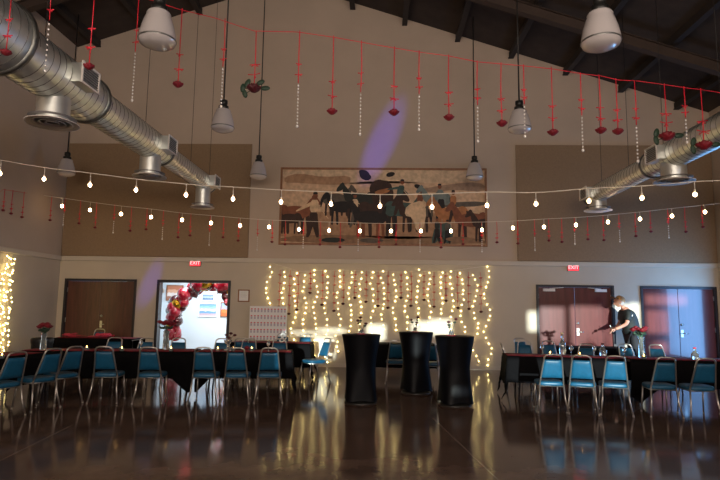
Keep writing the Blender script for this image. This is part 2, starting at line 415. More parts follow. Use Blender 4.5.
# exit signs
def text_mesh(name, cu, m):
    q = bpy.data.objects.new('tmp', cu); C.objects.link(q); bpy.context.view_layer.update()
    me = bpy.data.meshes.new_from_object(q.evaluated_get(bpy.context.evaluated_depsgraph_get())); me.name = name
    bpy.data.objects.remove(q); me.materials.clear(); me.materials.append(M[m])
    o = bpy.data.objects.new(name, me); C.objects.link(o); return o
def exit_sign(px, py, label):
    c = atY(px, py, D-.06); root = thing('exit_sign', label, 'sign', (c.x, D, c.z), group=None); root.scale = (.88, 1, .88)
    mb = MB(); mb.box((-.17, -.05, -.10), (.17, 0, .10)); mb.build('housing', 'exitbox', root, bevel=.006)
    mb = MB(); mb.box((-.155, -.056, -.085), (.155, -.05, .085)); mb.build('face', 'exit', root)
    cu = bpy.data.curves.new('exit_text', 'FONT'); cu.body = 'EXIT'; cu.size = .15; cu.align_x = 'CENTER'; cu.align_y = 'CENTER'; cu.extrude = .002
    t = text_mesh('letters', cu, 'exitt'); t.parent = root; t.location = (0, -.059, 0); t.rotation_euler = (PI/2, 0, 0)
exit_sign(195, 263, 'small red exit sign over the open doorway to the lobby')
exit_sign(573.5, 267.5, 'small red exit sign over the double door behind the person')

# ------------------------------------------------------------------ mural
mx0, mx1, mz0, mz1 = -2.72, 2.80, 3.17, 5.27
root = thing('mural_painting', 'large wood-framed mural painting of riders, horses and working men on the back wall', 'painting', (0, D-.001, mz0))
H = mz1-mz0; mb = MB(); fw = .055
mb.box((mx0, -.06, 0), (mx1, 0, fw)); mb.box((mx0, -.06, H-fw), (mx1, 0, H)); mb.box((mx0, -.06, fw), (mx0+fw, 0, H-fw)); mb.box((mx1-fw, -.06, fw), (mx1, 0, H-fw))
mb.build('frame', 'wood', root)
def um(px, py): return (mx0+(px-282)/205*(mx1-mx0), (246-py)/77.5*H)
cols = [(204,170,138), (168,130,100), (138,106,80), (156,128,106), (60,40,32), (40,44,40), (170,112,70), (214,182,146), (64,84,78), (34,28,28), (206,178,146), (128,76,52), (92,82,72), (112,122,118)]
mb = MB(); mb.cur = 0; mb.box((mx0+fw, -.03, fw), (mx1-fw, -.01, H-fw))
lay = [0]
def poly(c, pts):
    lay[0] += 1; y = -.0305-lay[0]*.00012; mb.cur = c
    P = [um(*p) for p in pts]; P = [(min(max(x, mx0+fw), mx1-fw), min(max(z, fw), H-fw)) for x, z in P]
    # round the outline a little (one Chaikin pass)
    Q = []
    for i in range(len(P)):
        a, c_ = Vector(P[i]), Vector(P[(i+1) % len(P)]); Q += [a.lerp(c_, .22), a.lerp(c_, .78)]
    bm = bmesh.new(); vv = [bm.verts.new((q.x, y, q.y)) for q in Q]
    try:
        fc = bm.faces.new(vv); bmesh.ops.triangulate(bm, faces=[fc])
        bm.verts.index_update(); fs = []
        for f in bm.faces:
            ii = [v.index for v in f.verts]
            if f.normal.y > 0: ii = ii[::-1]
            fs.append(tuple(ii))
        mb.add([v.co.copy() for v in bm.verts], fs)
    except Exception: pass
    bm.free()
def ell(c, cx, cy, rx, ry, a=0, n=12):
    ca, sa = math.cos(R(a)), math.sin(R(a))
    poly(c, [(cx+rx*math.cos(2*PI*k/n)*ca-ry*math.sin(2*PI*k/n)*sa, cy+rx*math.cos(2*PI*k/n)*sa+ry*math.sin(2*PI*k/n)*ca) for k in range(n)])
poly(10, [(284,170),(486,170),(486,180),(440,184),(380,181),(330,186),(284,180)])
poly(1, [(286,178),(300,174),(325,178),(352,176),(352,185),(330,186),(300,184),(286,184)])
poly(3, [(440,186),(470,182),(486,184),(486,192),(455,190),(430,193),(420,190)])
poly(1, [(284,216),(330,212),(380,216),(430,212),(486,218),(486,245),(284,245)])
poly(2, [(284,238),(340,235),(400,240),(450,236),(486,239),(486,246),(284,246)])
poly(12, [(440,203),(486,201),(486,206),(440,208)])
def horse(cb, x, y, s, face=-1, leg=None, legs=((-9,-1),(-6,1),(7,-1),(10,1)), L=17, neck=(-6,-7)):
    leg = leg if leg is not None else cb
    for lx, k in legs:
        poly(leg, [(x+(lx-1.6)*s, y), (x+(lx+1.8)*s, y), (x+(lx+1+k)*s, y+9*s), (x+(lx+1.2+k)*s, y+L*s), (x+(lx-1+k)*s, y+L*s), (x+(lx-1+k*.6)*s, y+9*s)])
    ell(cb, x, y, 12.5*s, 5.6*s, 0)
    ell(cb, x+9*s*-face, y-.5*s, 5*s, 6*s)
    poly(cb, [(x+face*5*s, y+2*s), (x+face*8*s, y-5*s), (x+face*13*s, y-12*s), (x+face*16*s, y-13*s), (x+face*15*s, y-6*s), (x+face*12.5*s, y+3*s)])
    poly(cb, [(x+face*13*s, y-13*s), (x+face*16*s, y-15*s), (x+face*21*s, y-8*s), (x+face*20*s, y-6*s), (x+face*15*s, y-8*s)])
    poly(9, [(x-face*12*s, y-4*s), (x-face*16*s, y+2*s), (x-face*15*s, y+10*s), (x-face*12.5*s, y+2*s)])
def man(x, y, s, cs, ct, lean=0, hat=None, arms=None):
    poly(ct, [(x-3*s, y+9*s), (x+3*s, y+9*s), (x+4*s, y+20*s), (x+5*s, y+30*s), (x+2*s, y+30*s), (x+.4*s, y+19*s), (x-3*s, y+30*s), (x-6*s, y+30*s), (x-3.5*s, y+19*s)])
    poly(cs, [(x-3.4*s+lean, y), (x+3.4*s+lean, y), (x+3.2*s, y+10*s), (x-3.2*s, y+10*s)])
    ell(11, x+lean*1.4, y-3.2*s, 2.0*s, 2.5*s)
    poly(9, [(x+lean*1.4-2.2*s, y-4.4*s), (x+lean*1.4+2.2*s, y-4.4*s), (x+lean*1.4+1.4*s, y-6.3*s), (x+lean*1.4-1.4*s, y-6.3*s)])
    for ax_, ay in (arms or ()):
        poly(cs, [(x+lean-1.2*s, y+.5*s), (x+lean+1.2*s, y+3*s), (x+ax_*s, y+(ay+1)*s), (x+ax_*s, y+(ay-.6)*s)])
horse(11, 297, 214, 1.25, 1, 4); horse(4, 292, 220, .9, -1)
man(316, 201, 1.25, 7, 4, 1.0, arms=((-14, 9), (12, 15)))
horse(12, 338, 200, 1.0, 1, 4); horse(9, 345, 208, 1.05, -1, 9); horse(5, 362, 200, 1.15, -1, 4)
man(357, 200, .95, 10, 12, 0, arms=((6, 6),))
horse(4, 380, 212, 1.5, 1, 4); horse(9, 372, 218, 1.2, -1, 11)
ell(4, 381, 190, 10, 10); poly(4, [(372,192),(378,180),(392,182),(396,196),(392,214),(378,214)])
poly(6, [(376,192),(392,188),(391,193),(378,196)])
ell(9, 366, 174, 6, 3.4, 30); poly(9, [(360,171),(364,167),(368,172),(374,178),(369,182),(362,179)])
ell(9, 392, 175, 4.5, 2.4, -15)
horse(8, 404, 210, 1.3, 1, 9); man(401, 186, 1.0, 8, 4, 2, arms=((-12, 4), (9, 9)))
horse(4, 416, 214, 1.1, -1, 4); ell(9, 419, 187, 3.6, 2.2, 20); man(421, 194, .9, 11, 4, 1, arms=((8, 10),))
poly(7, [(408,206),(424,200),(428,212),(424,232),(418,232),(414,218),(406,216)])
horse(13, 438, 200, 1.0, -1, 12); man(442, 190, .95, 13, 9, -1, arms=((12, 9), (-10, 8)))
horse(6, 452, 214, 1.2, -1, 6); man(454, 196, .9, 6, 4, 0)
poly(8, [(436,226),(450,222),(454,232),(452,243),(446,243),(443,234),(437,243),(432,243)])
horse(11, 472, 220, 1.25, -1, 4); horse(4, 486, 224, 1.0, -1, 4)
man(438, 222, .7, 5, 9, 0, arms=((7, 4),)); man(448, 224, .65, 12, 9, 0); ell(5, 336, 241, 12, 2.5); ell(12, 374, 241, 12, 2.5); ell(2, 460, 239, 14, 2.5)
mb.build('painted_canvas', [mat('mural_%d' % i, c, .75, var=.22, scale=9) for i, c in enumerate(cols)], root)

# ------------------------------------------------------------------ ducts
def duct(X, Z, secs, end, label, side, stations, rods):
    root = thing('air_duct', label, 'duct', (X, 0, Z))
    for (y0, y1, r, yj) in secs:
        mb = MB(); n = 28
        prof = [(r, y0), (r, y1)]
        mtx = Matrix.Rotation(-PI/2, 4, 'X')   # lathe axis z -> y
        mb.lathe(prof, n, (0, 0, 0), mtx)
        sec = mb.build('duct_section', 'galv', root)
        mb = MB(); y = y0+.1
        while y < y1: mb.tube([(math.cos(2*PI*k/24)*(r+.001), y+.13*k/24, math.sin(2*PI*k/24)*(r+.001)) for k in range(24)]+[(r+.001, y+.13, 0)], .0045, 4, caps=False); y += .13
        mb.build('spiral_seam', 'seam', sec)
        mb = MB()
        mb.lathe([(r*.95, y1-.03), (r*1.07, y1-.03), (r*1.07, y1+.03), (r*.9, y1+.03)], n, (0, 0, 0), mtx); mb.build('collar', 'seam', sec)
    mb = MB()
    for k in range(len(secs)-1):
        mb.lathe([(secs[k][2], secs[k][1]), (secs[k+1][2], secs[k+1][0]+.02)], 28, (0,0,0), Matrix.Rotation(-PI/2, 4, 'X'))
    mb.build('reducer', 'galv', root)
    for (y, r, dr_, zo) in stations:
        v = MB(); v.lathe([(dr_*.62, zo+.04), (dr_*.62, -r*.6)], 20, (0, y, 0)); nk = v.build('diffuser_neck', 'galv', root)
        v = MB()
        v.cur = 1; v.lathe([(.001, zo+.075), (dr_*.9, zo+.075), (dr_*.62, zo+.09)], 24, (0, y, 0)); v.cur = 0  # grey plate added behind the rings darkens their gaps like shade
        for q in range(4):
            rr = dr_*(1-.24*q); v.lathe([(rr*.84, zo+.02), (rr, zo), (rr, zo+.008), (rr*.82, zo+.03)], 28, (0, y, 0))
        v.build('round_diffuser', ['vent', 'grille'], nk)
        v = MB(); sx = side; xx = r*.7; hx = r+.12
        v.box((min(sx*xx, sx*hx), y-.19, -.12), (max(sx*xx, sx*hx), y+.19, .12)); bx = v.build('side_outlet', 'galv', root)
        v = MB(); fx = sx*hx
        for a, c in (((y-.21, -.14), (y+.21, -.115)), ((y-.21, .115), (y+.21, .14)), ((y-.21, -.115), (y-.185, .115)), ((y+.185, -.115), (y+.21, .115))):
            v.box((min(fx, fx+sx*.02), a[0], a[1]), (max(fx, fx+sx*.02), c[0], c[1]))
        v.build('grille_frame', 'vent', bx)
        v = MB()
        for q in range(7): v.box((min(fx, fx+sx*.012), y-.18, -.105+q*.032), (max(fx, fx+sx*.012), y+.18, -.09+q*.032))
        v.build('grille_slats', 'grille', bx)
    for y in rods:
        for dx in (.05,):
            v = MB(); v.tube([(dx, y, .05), (dx, y, roof(X+dx)-Z)], .005, 6); v.build('hanger_rod', 'black', root)
    r = secs[-1][2]; v = MB(); v.lathe([(r, secs[-1][1]), (r*.5, secs[-1][1]+.02), (.001, secs[-1][1]+.03)], 24, (0,0,0), Matrix.Rotation(-PI/2, 4, 'X')); v.build('end_cap', 'galv', root)
    return root
duct(-4.12, 4.38, [(1.0, 5.5, .40, 0), (5.62, 7.3, .32, 0), (7.4, 9.9, .26, 0), (10.05, 12.75, .20, 0)], 13.2, 'silver spiral air duct with round diffusers running along the left side', 1,
     [(6.56, .32, .31, -.60), (9.50, .26, .29, -.58), (12.45, .20, .27, -.60)], (6.2, 9.1, 11.4, 12.7))
duct(5.02, 4.25, [(1.0, 7.6, .29, 0), (7.7, 10.2, .24, 0), (10.3, 13.2, .20, 0)], 13.2, 'silver spiral air duct with round diffusers running along the right side', -1,
     [(9.51, .24, .33, -.48), (12.85, .20, .31, -.40)], (8.2, 9.9, 11.3, 12.7))

# ------------------------------------------------------------------ pendant lamps
def pendant(px, py, Y, w, label):
    c = atY(px, py, Y); X, Z = c.x, c.z; s = w/.45
    Z += .04
    root = thing('pendant_lamp', label, 'lamp', (X, Y, Z-.24*s), group=None)
    v = MB()
    v.lathe([(.09*s, .44*s), (.135*s, .425*s), (.148*s, .40*s), (.145*s, .375*s), (.165*s, .34*s), (.20*s, .22*s), (.222*s, .11*s), (.225*s, .07*s)], 40); v.build('shade', 'pend', root)
    v = MB(); v.lathe([(.227*s, .075*s), (.232*s, .065*s), (.227*s, .055*s)], 36); v.build('rim_band', 'seam', root)
    v = MB(); v.lathe([(.225*s, .06*s), (.21*s, .02*s), (.14*s, -.015*s), (.06*s, -.03*s), (.001, -.034*s)], 36); v.build('lens', 'pend', root)
    v = MB(); v.lathe([(.07*s, .42*s), (.10*s, .445*s), (.10*s, .50*s), (.06*s, .52*s), (.075*s, .55*s), (.075*s, .62*s), (.018, .64*s)], 20); v.build('lamp_cap', 'pcap', root)
    v = MB(); v.tube([(0, 0, .56*s), (0, 0, roof(X)-(Z-.24*s))], .014, 8); v.build('stem', 'black', root)
    for a in range(2):
        pass
pendant(158, 30, 6.43, .45, 'large white pendant lamp hanging top left, nearest beside the left duct')
pendant(223, 121, 9.85, .42, 'white pendant lamp hanging right of the left duct, above the acoustic panel corner')
pendant(258.5, 171, 13.5, .42, 'small far white pendant lamp hanging just left of the mural')
pendant(66.5, 168, 13.3, .42, 'small white pendant lamp hanging in the left back corner under the duct')
pendant(474.5, 172, 13.5, .42, 'small far white pendant lamp hanging over the mural corner on its right')
pendant(519.5, 122, 9.98, .42, 'white pendant lamp hanging above the left edge of the right acoustic panel')
pendant(600.5, 31, 6.52, .46, 'large white pendant lamp hanging top right against the dark roof')

# ------------------------------------------------------------------ string lights
def string_light(name, label, a, b, bulbs, cordpts, endp):
    root = thing(name, label, 'string lights', (0, 0, 0))
    P = [atL(x, y, a, b) for x, y in cordpts]
    # smooth the cord
    Q = []
    for i in range(len(P)-1):
        p0, p1, p2, p3 = P[max(i-1, 0)], P[i], P[i+1], P[min(i+2, len(P)-1)]
        for t in (0, .25, .5, .75):
            Q.append(.5*((2*p1)+(p2-p0)*t+(2*p0-5*p1+4*p2-p3)*t*t+(3*p1-p0-3*p2+p3)*t**3))
    Q.append(P[-1])
    v = MB(); v.tube(Q, .006, 5); v.build('cord', 'white', root)
    for (x, y, yc) in bulbs:
        c = atL(x, y, a, b); t = atL(x, yc, a, b); top = Vector((c.x, c.y, t.z))
        sk = MB(); sk.tube([top-c, Vector((0, 0, .065))], .006, 5); sk.tube([(0,0,.035), (0,0,.075)], .013, 8); so_ = sk.build('socket', 'socket', root, loc=c)
        if not BULB: v = MB(); v.ball((0,0,0), 1, 12, 8, (1,1,1.25)); o = v.build('bulb', 'bulb'); BULB.append(o)
        else: o = BULB[0].copy(); C.objects.link(o)
        o.parent = root; o.location = c; o.scale = (BR,)*3
    return root
BULB = []; BR = .026
ub = [(0,173.5,160),(44,179,167.5),(90,185,173),(136,190,179),(186,195,184),(233,199,187),(281,202,190),(331,204,192),(380,206,194.5),(432,207,194),(487,205.5,192),(536,204,192.5),(589,201,188.5),(642,198,186),(695,194.5,181.5)]
uc = [(-14,158)]+[(x, y) for x, _, y in ub]+[(712,181)]
uc += [(735,180)]
string_light('string_lights', 'upper string of round bulbs on white cord sagging across the hall', 8.0, -.05, ub, uc, None)
lb = [(33,201,194),(62,206,198),(90,210,202),(121,214,206),(151,217,209),(182,220,213),(211,223,215.5),(240,225.5,218),(269,227,220),(299,229.5,221),(329,230.5,222),(360,231,223),(391,231,223.5),(421,231,223),(451,231,222.5),(482,230,222),(513,228,221),(544,227,219),(576,225,217.5),(608,222,215),(640,219,212),(672,216,208.5),(705,212,205)]
lc = [(27,193)]+[(x, y) for x, _, y in lb]+[(722,203)]
BR = .036
string_light('string_lights', 'lower string of round bulbs on white cord with red ornaments hanging beneath it', 13.2, -.05, lb, lc, None)

# ------------------------------------------------------------------ hanging roses and crystals
def rose_mesh(mb, c, r, rnd):
    c = Vector(c)
    for ring, (n, rr, tilt, s) in enumerate(((3, .15, .2, .5), (5, .35, .5, .62), (6, .55, .95, .72))):
        for k in range(n):
            a = 2*PI*k/n+ring*.5+rnd.uniform(-.1, .1)
            m_ = Matrix.Rotation(a, 4, 'Z') @ Matrix.Rotation(tilt, 4, 'Y')
            mb.ball(c+Vector((math.cos(a)*rr*r, math.sin(a)*rr*r, (.35-ring*.22)*r)), r*s, 6, 4, (.4, 1, 1.25), m_)
RP = {}
def hang_rose_proto():
    rnd = random.Random(1)
    v = MB(); rose_mesh(v, (0, 0, 0), .055, rnd); return v
def bow(mb, z, s=.05, rnd=random):
    for a in (rnd.uniform(-.3, .6), PI+rnd.uniform(-.6, .3), -PI/2+rnd.uniform(-.9, .1), -PI/2+rnd.uniform(.1, .9)):
        mb.add([(0,0,z-.004),(math.cos(a)*s,.0,z+math.sin(a)*s*.5-.007),(math.cos(a)*s,.004,z+math.sin(a)*s*.5+.008),(0,.004,z+.004)], [(0,1,2,3),(3,2,1,0)])
        mb.tube([(0,0,z), (math.cos(a)*s, 0, z+math.sin(a)*s*.5)], [.005, .007], 4)
def ornament(px, y0, y1, Y, kind, label, cat, group, r=.05, ribw=.006, leaves=False, plane=None):
    rnd = random.Random(int(px*7+y0))
    if plane == 'L': d = ray(px, y1); e = O+d*((XL+.15)/d.x); Y = e.y
    elif plane: e = atL(px, y1, *plane); Y = e.y
    else: e = atY(px, y1, Y)
    top = atY(px, y0, Y).z
    L = top-e.z
    nm = 'hanging_rose' if kind == 'rose' else 'hanging_crystals'
    root = thing(nm, label, cat, (e.x, e.y, e.z), group=group)
    zb = r*1.0 if kind == 'rose' else L*.45
    v = MB(); v.tube([(0, 0, L), (rnd.uniform(-.01, .01), 0, (L+zb)/2), (0, 0, zb)], ribw, 5); v.build('ribbon', 'red', root)
    v = MB(); bow(v, zb+(L-zb)*.16, r*1.1, rnd); bow(v, zb+(L-zb)*.36, r*.9, rnd); v.build('bow', 'red', root)
    if kind == 'rose':
        v = MB(); rose_mesh(v, (0,0,0), r, rnd); v.build('bloom', leaves if isinstance(leaves, str) else 'rose', root)
        if leaves:
            v = MB()
            for a in ((.2, 1), (2.6, 1), (3.6, -1)) if leaves is True else ((.1, 1), (1.0, 1), (2.2, 1), (3.0, 1), (3.8, -1)):
                q = Vector((math.cos(a[0])*r*1.9, 0, math.sin(a[0])*r*1.3)); v.ball(q, r*.8, 8, 5, (1, .25, .55), Matrix.Rotation(-a[0]*.5, 4, 'Y')); v.tube([(0,0,0), q], r*.07, 4)
            v.build('leaves', 'leaf', root)
    else:
        v = MB(); n = max(4, int(zb/.046)); 
        for k in range(n): v.ball((0, 0, zb*k/n+.01), .0115*(1.6 if k == 0 else 1)*ribw/.006, 6, 4, (1,1,1.2))
        v.build('crystal_beads', 'crystal', root)
        
TOP = [(6,-30,53,'r'),(45,-40,72,'c'),(89,-30,67,'r'),(132,-6,101,'c'),(178,10,85,'r'),(221,20,107,'c'),(254,33,89,'R'),(297,32,127,'c'),(332,37,112,'r'),(360,42,135,'c'),
       (394,48,113,'r'),(419,52,130,'c'),(449,56,118,'r'),(478,62,142,'c'),(502,64,124,'r'),(525,66,137,'c'),(553,68,133,'r'),(583,74,151,'c'),(601,76,131,'r'),(618,80,132,'r'),(638,82,162,'c'),(667,85,137,'L'),(687,88,143,'c'),(704,90,146,'L')]
tn = len(TOP); ordh = lambda i: (ORD[i]+' from left') if i < 12 else (ORD[tn-1-i]+' from right'); YT = 7.0
for i, (x, y0, y1, k) in enumerate(TOP):
    YT = 4.7 if x < 100 else 7.0; y0 -= 1.5; rs = .7 if x < 100 else 1
    near = ('by the left duct' if x < 100 else 'left of mural' if x < 280 else 'over the mural' if x < 487 else 'right of mural' if x < 650 else 'by the right duct')
    if k == 'c':
        ornament(x, y0, y1, YT, 'c', 'hanging crystal bead strand, %s in the high row, %s' % (ordh(i), near), 'ornament', 'ornaments on the high red cord', r=.045*rs, ribw=.0065*rs)
    else:
        ornament(x, y0, y1, YT, 'rose', '%s, %s in the high row, %s' % ({'r':'hanging red rose','R':'hanging dark rose with leaves','L':'large hanging rose'}[k], ordh(i), near), 'ornament', 'ornaments on the high red cord',
                 r=(.058 if k == 'r' else .08)*rs, ribw=.0065*rs, leaves=(False if k == 'r' else True if k == 'L' else 'drose'))
YT = 7.0
v = MB(); v.tube([atY(x, y, YT) for x, y in [(100,-26),(132,-6),(178,9),(215,18),(254,31),(297,32),(332,37),(360,42),(394,48),(419,52),(449,56),(478,62),(502,64),(525,66),(553,69),(583,74),(601,76),(618,80),(638,81),(667,85),(687,88),(704,90),(740,96)]], .005, 5)
v.tube([atY(x, y, 4.7) for x, y in [(120,-26), (90,-32), (45,-42), (6,-34), (-60,-50)]]+[Vector((XL, 4.7, 6.2))], .004, 5)
tag(v.build('red_cord', 'red'), 'high thin red cord stretched across the hall carrying roses and crystals', 'cord')
# low row: on a thin cord just behind the lower string of bulbs
LOWX = [3,11,22,35,50,63,79,95,113,130,146,162,178,190,209,223,238,257,272,285,303,320,340,358,379,396,420,441,463,482,497,518,535,549,562,575,588,604,620,636,651,669,686,703]
pl = (13.35, -.05)
def lowy(x):
    for (xa, _, ya), (xb, _, yb) in zip([(0,0,189)]+lb, lb+[(722,0,203)]):
        if xa <= x <= xb: return ya+(yb-ya)*(x-xa)/max(xb-xa, 1)
    return 203
nl = len(LOWX)
for i, x in enumerate(LOWX):
    k = 'c' if i % 3 == 2 and x > 60 else 'rose'; y0 = lowy(x); ln = 21 if k == 'rose' else 27
    sect = 'left of the mural' if x < 282 else 'in front of the mural' if x < 488 else 'right of the mural'
    grp = [q for q in LOWX if (q < 282) == (x < 282) and (q > 487) == (x > 487)]; ii = grp.index(x)
    ornament(x, y0-.5, y0+ln+(i*7 % 5), None, k, 'small %s, %s, low row %s' % ('dark rose' if k == 'rose' else 'crystal drop', ordn(ii, len(grp)).replace('from the', 'from'), sect), 'ornament', 'small ornaments on the low cord', r=.036, ribw=.007, plane=pl if x > 26 else 'L')
v = MB(); v.tube([atL(x, lowy(x), *pl) for x in range(28, 724, 12)], .004, 4)
v.tube([O+ray(x, lowy(x))*((XL+.15)/ray(x, lowy(x)).x) for x in (27, 15, 3, -12)], .004, 4)
tag(v.build('red_cord', 'red'), 'thin red cord behind the lower bulb string carrying the small ornaments', 'cord')

# ------------------------------------------------------------------ fairy light curtain on the back wall
SX = [(269,262,340),(284,272,352),(295,274,356),(305,276,352),(316,270,356),(327,272,362),(339,271,352),(351,272,354),(361,273,330),(373,272,334),(383,272,330),(395,274,330),(407,273,334),(418,270,330),(429,273,328),(441,272,330),(452,272,340),(462,274,348),(475,275,361),(487,266,368)]
FB = []
for i, (x, y0, y1) in enumerate(SX):
    rnd = random.Random(i); a = atY(x, y0, D-.05); e = atY(x, y1, D-.05)
    where = 'left' if x < 330 else 'middle' if x < 420 else 'right'
    root = thing('fairy_light_strand', 'strand of warm fairy lights on the back wall, %s in the curtain' % ordn(i, len(SX)), 'fairy lights', (a.x, D-.05, a.z), group='fairy light strands of the wall curtain')
    L = a.z-max(e.z, .12); n = int(L/.135); amp = .07 if i in (0, 18, 19) else .04
    pts = []
    for k in range(n+1):
        pts.append(Vector((amp*math.sin(k*.9+i)+rnd.uniform(-.02, .02), rnd.uniform(-.01, .01), -L*k/n)))
    v = MB(); v.tube([(0, .03, 0)]+pts, .002, 4); v.build('wire', 'white', root)
    for p in pts:
        if not FB: m2 = MB(); m2.ball((0,0,0), 1, 8, 6); o = m2.build('bulb', 'fairy'); FB.append(o)
        else: o = FB[0].copy(); C.objects.link(o)
        o.parent = root; o.location = p+Vector((rnd.uniform(-.02, .02), 0, rnd.uniform(-.02, .02))); o.scale = (rnd.uniform(.009, .014),)*3
# red rose garlands between the strands
GR = [(279,307),(289,314),(297,310),(310,293),(322,305),(334,311),(343,304),(355,298),(366,302),(378,306),(388,308),(401,298),(411,306),(424,300),(434,307),(446,301),(458,308),(469,309),(481,312)]
for i, (x, y) in enumerate(GR):
    e = atY(x, y, D-.06); rnd = random.Random(i+50); top = 2.5
    root = thing('rose_garland', 'red ribbon with dark rosebud among the fairy lights, %s on the wall' % ordn(i, len(GR)), 'garland', (e.x, D-.06, e.z), group='ribbon garlands in the light curtain')
    L = top-e.z
    v = MB(); v.tube([(0,0,L), (rnd.uniform(-.02, .02), 0, L*.5), (0,0,0)], .005, 4)
    for k in range(4): bow(v, L*(.2+.22*k), .05, rnd)
    v.build('ribbon', 'red', root)
    v = MB(); rose_mesh(v, (0,-.02,0), .042, rnd); v.build('rosebud', 'drose', root)
v = MB(); v.tube([atY(x, y, D-.03) for x, y in ((269,262),(300,271.5),(340,270),(400,272),(450,271),(487,266))], .004, 4)
tag(v.build('support_cord', 'white'), 'thin cord along the ledge holding the fairy light curtain', 'cord')
# side light column on the left wall
root = thing('fairy_light_bundle', 'dense bundle of warm fairy lights hanging on the left side wall', 'fairy lights', (XL+.05, 12.3, 2.6))
NL = []
v = MB()
for s_ in range(5):
    rnd = random.Random(200+s_); yy = 12.22+s_*.085; pts = [Vector((.02+rnd.uniform(0, .05), (yy-12.3)+.05*math.sin(k*.8+s_*2)+rnd.uniform(-.03, .03), -k*.125-rnd.uniform(0, .09))) for k in range(19)]
    v.tube(pts, .003, 4)
    for p in (pts if s_ > 0 else pts[3:]):
        if len(NL) >= 100: break
        o = FB[0].copy(); C.objects.link(o); o.parent = root; o.location = p; o.scale = (rnd.uniform(.010, .015),)*3; NL.append(o)
v.build('wire', 'white', root)

# ------------------------------------------------------------------ banquet chairs
CHG = {'l': 'banquet chairs'}
def make_chair():
    t = thing('banquet_chair', 'x', 'chair')
    tw, sw = .118, .178
    for sx in (-1, 1):
        v = MB(); v.tube([(sx*sw, -.19, .43), (sx*(sw+.012), -.22, .22), (sx*(sw+.045), -.27, .012)], .0125, 8); v.tube([(sx*(sw+.045), -.27, 0), (sx*(sw+.045), -.27, .03)], .015, 8); v.build('leg', 'chrome', t)
        v = MB(); v.tube([(sx*(sw-.01), .17, .41), (sx*sw, .20, .22), (sx*(sw+.012), .23, .012)], .0125, 8); v.tube([(sx*(sw+.012), .23, 0), (sx*(sw+.012), .23, .03)], .015, 8); v.build('leg', 'chrome', t)
    v = MB(); pts = []
    for k in range(5): f = k/4; pts.append((-(sw+(tw+.015-sw)*f), -.19-.13*f, .43+(.80-.43)*f))
    arc = [(-.128, .845), (-.11, .872), (-.075, .886), (0, .89), (.075, .886), (.11, .872), (.128, .845)]
    pts += [(x, -.32-(z-.8)*.33, z) for x, z in arc]
    pts += [(-p[0], p[1], p[2]) for p in reversed(pts[:5])]
    v.tube(pts, .0125, 8); v.build('back_frame', 'chrome', t)
    # padded tapered back
    v = MB(); z0, z1 = .53, .81; yb = lambda z: -.19-.13*(z-.43)/.37; wb = lambda z: sw+(tw+.015-sw)*(z-.43)/.37-.006
    nx, nz = 8, 8; F_ = []; 
    for s_ in (1, -1):
        for j in range(nz+1):
            z = z0+(z1-z0)*j/nz
            for i in range(nx+1):
                u = -1+2*i/nx; edge = (1-abs(u)**6)*(1-abs(2*j/nz-1)**6); F_.append((u*wb(z), yb(z)+s_*(.006+.019*edge), z))
    W = nx+1; N1 = (nz+1)*W; fs = []
    for j in range(nz):
        for i in range(nx):
            a = j*W+i; fs.append((a, a+W, a+W+1, a+1)); a += N1; fs.append((a, a+1, a+W+1, a+W))
    ring = [i for i in range(W)]+[j*W+nx for j in range(1, nz+1)]+[nz*W+i for i in range(nx-1, -1, -1)]+[j*W for j in range(nz-1, 0, -1)]
    for k in range(len(ring)): a, c = ring[k], ring[(k+1) % len(ring)]; fs.append((a, c, c+N1, a+N1))
    v.add(F_, fs, True); v.build('backrest', 'vinyl', t)
    v = MB(); ns = 24; prof = []
    for (sc_, z) in ((.93, .405), (1, .42), (1, .445), (.96, .462), (.85, .470), (.5, .474), (0.001, .475)):
        prof.append((sc_, z))
    vs = []; 
    for sc_, z in prof:
        for k in range(ns):
            a = 2*PI*k/ns; ca, sa = math.cos(a), math.sin(a); q = (abs(ca)**5+abs(sa)**5)**(-1/5)
            vs.append((ca*q*.205*sc_, sa*q*.205*sc_, z))
    v.add(vs, [(i*ns+k, i*ns+(k+1) % ns, (i+1)*ns+(k+1) % ns, (i+1)*ns+k) for i in range(len(prof)-1) for k in range(ns)], True)
    v.add(vs[:ns], [tuple(range(ns))[::-1]]); v.build('seat', 'vinyl', t)
    v = MB(); v.tube([(-sw,-.19,.40),(-sw+.01,.18,.40),(sw-.01,.18,.40),(sw,-.19,.40)], .012, 6, closed=True); v.build('seat_frame', 'chrome', t)
    return t
chair0 = make_chair(); used = [0]
def chair(x, y, rz, label, group):
    if not used[0]: used[0] = 1; o = chair0; o.location = (x, y, 0); o.rotation_euler = (0, 0, rz)
    else: o = dup(chair0, (x, y, 0), rz)
    o['label'] = label; o['group'] = group
    return o
def chair_px(px, py, rz, label, group, ztop=.87, Y=None):
    p = atZ(px, py, ztop) if Y is None else atY(px, py, Y)
    # back top is .31 behind the seat centre
    x = p.x-math.sin(rz)*.31; y = p.y+math.cos(rz)*.31
    return chair(x, y, rz, label, group)
g1 = 'blue chairs in front of the left table row'; g2 = 'blue chairs in front of the right table row'
g3 = 'blue chairs behind the left table row'; g4 = 'blue chairs behind the right table row'
AL, AR = R(8), R(-6)
FL = [(-4.35,8.98),(-3.66,9.02),(-2.82,9.14),(-2.32,9.2),(-1.82,9.30)]
for i, (x, y) in enumerate(FL):
    chair(x, y, AL+R((0,0,-2,-1,2)[i]), 'blue chair, back to us, %s of five along the left row' % ordn(i, 5), g1)
for (x, y, a, l) in ((-5.22, 7.62, 66, 'dark blue banquet chair turned sideways at the left picture edge, nearest at the side table'), (-5.08, 8.22, 66, 'dark blue banquet chair turned sideways, middle of three at the left side table'), (-5.00, 8.72, 60, 'dark blue banquet chair turned sideways, right of three at the left side table')):
    chair(x, y, R(a), l, 'sideways chairs at the left side table')
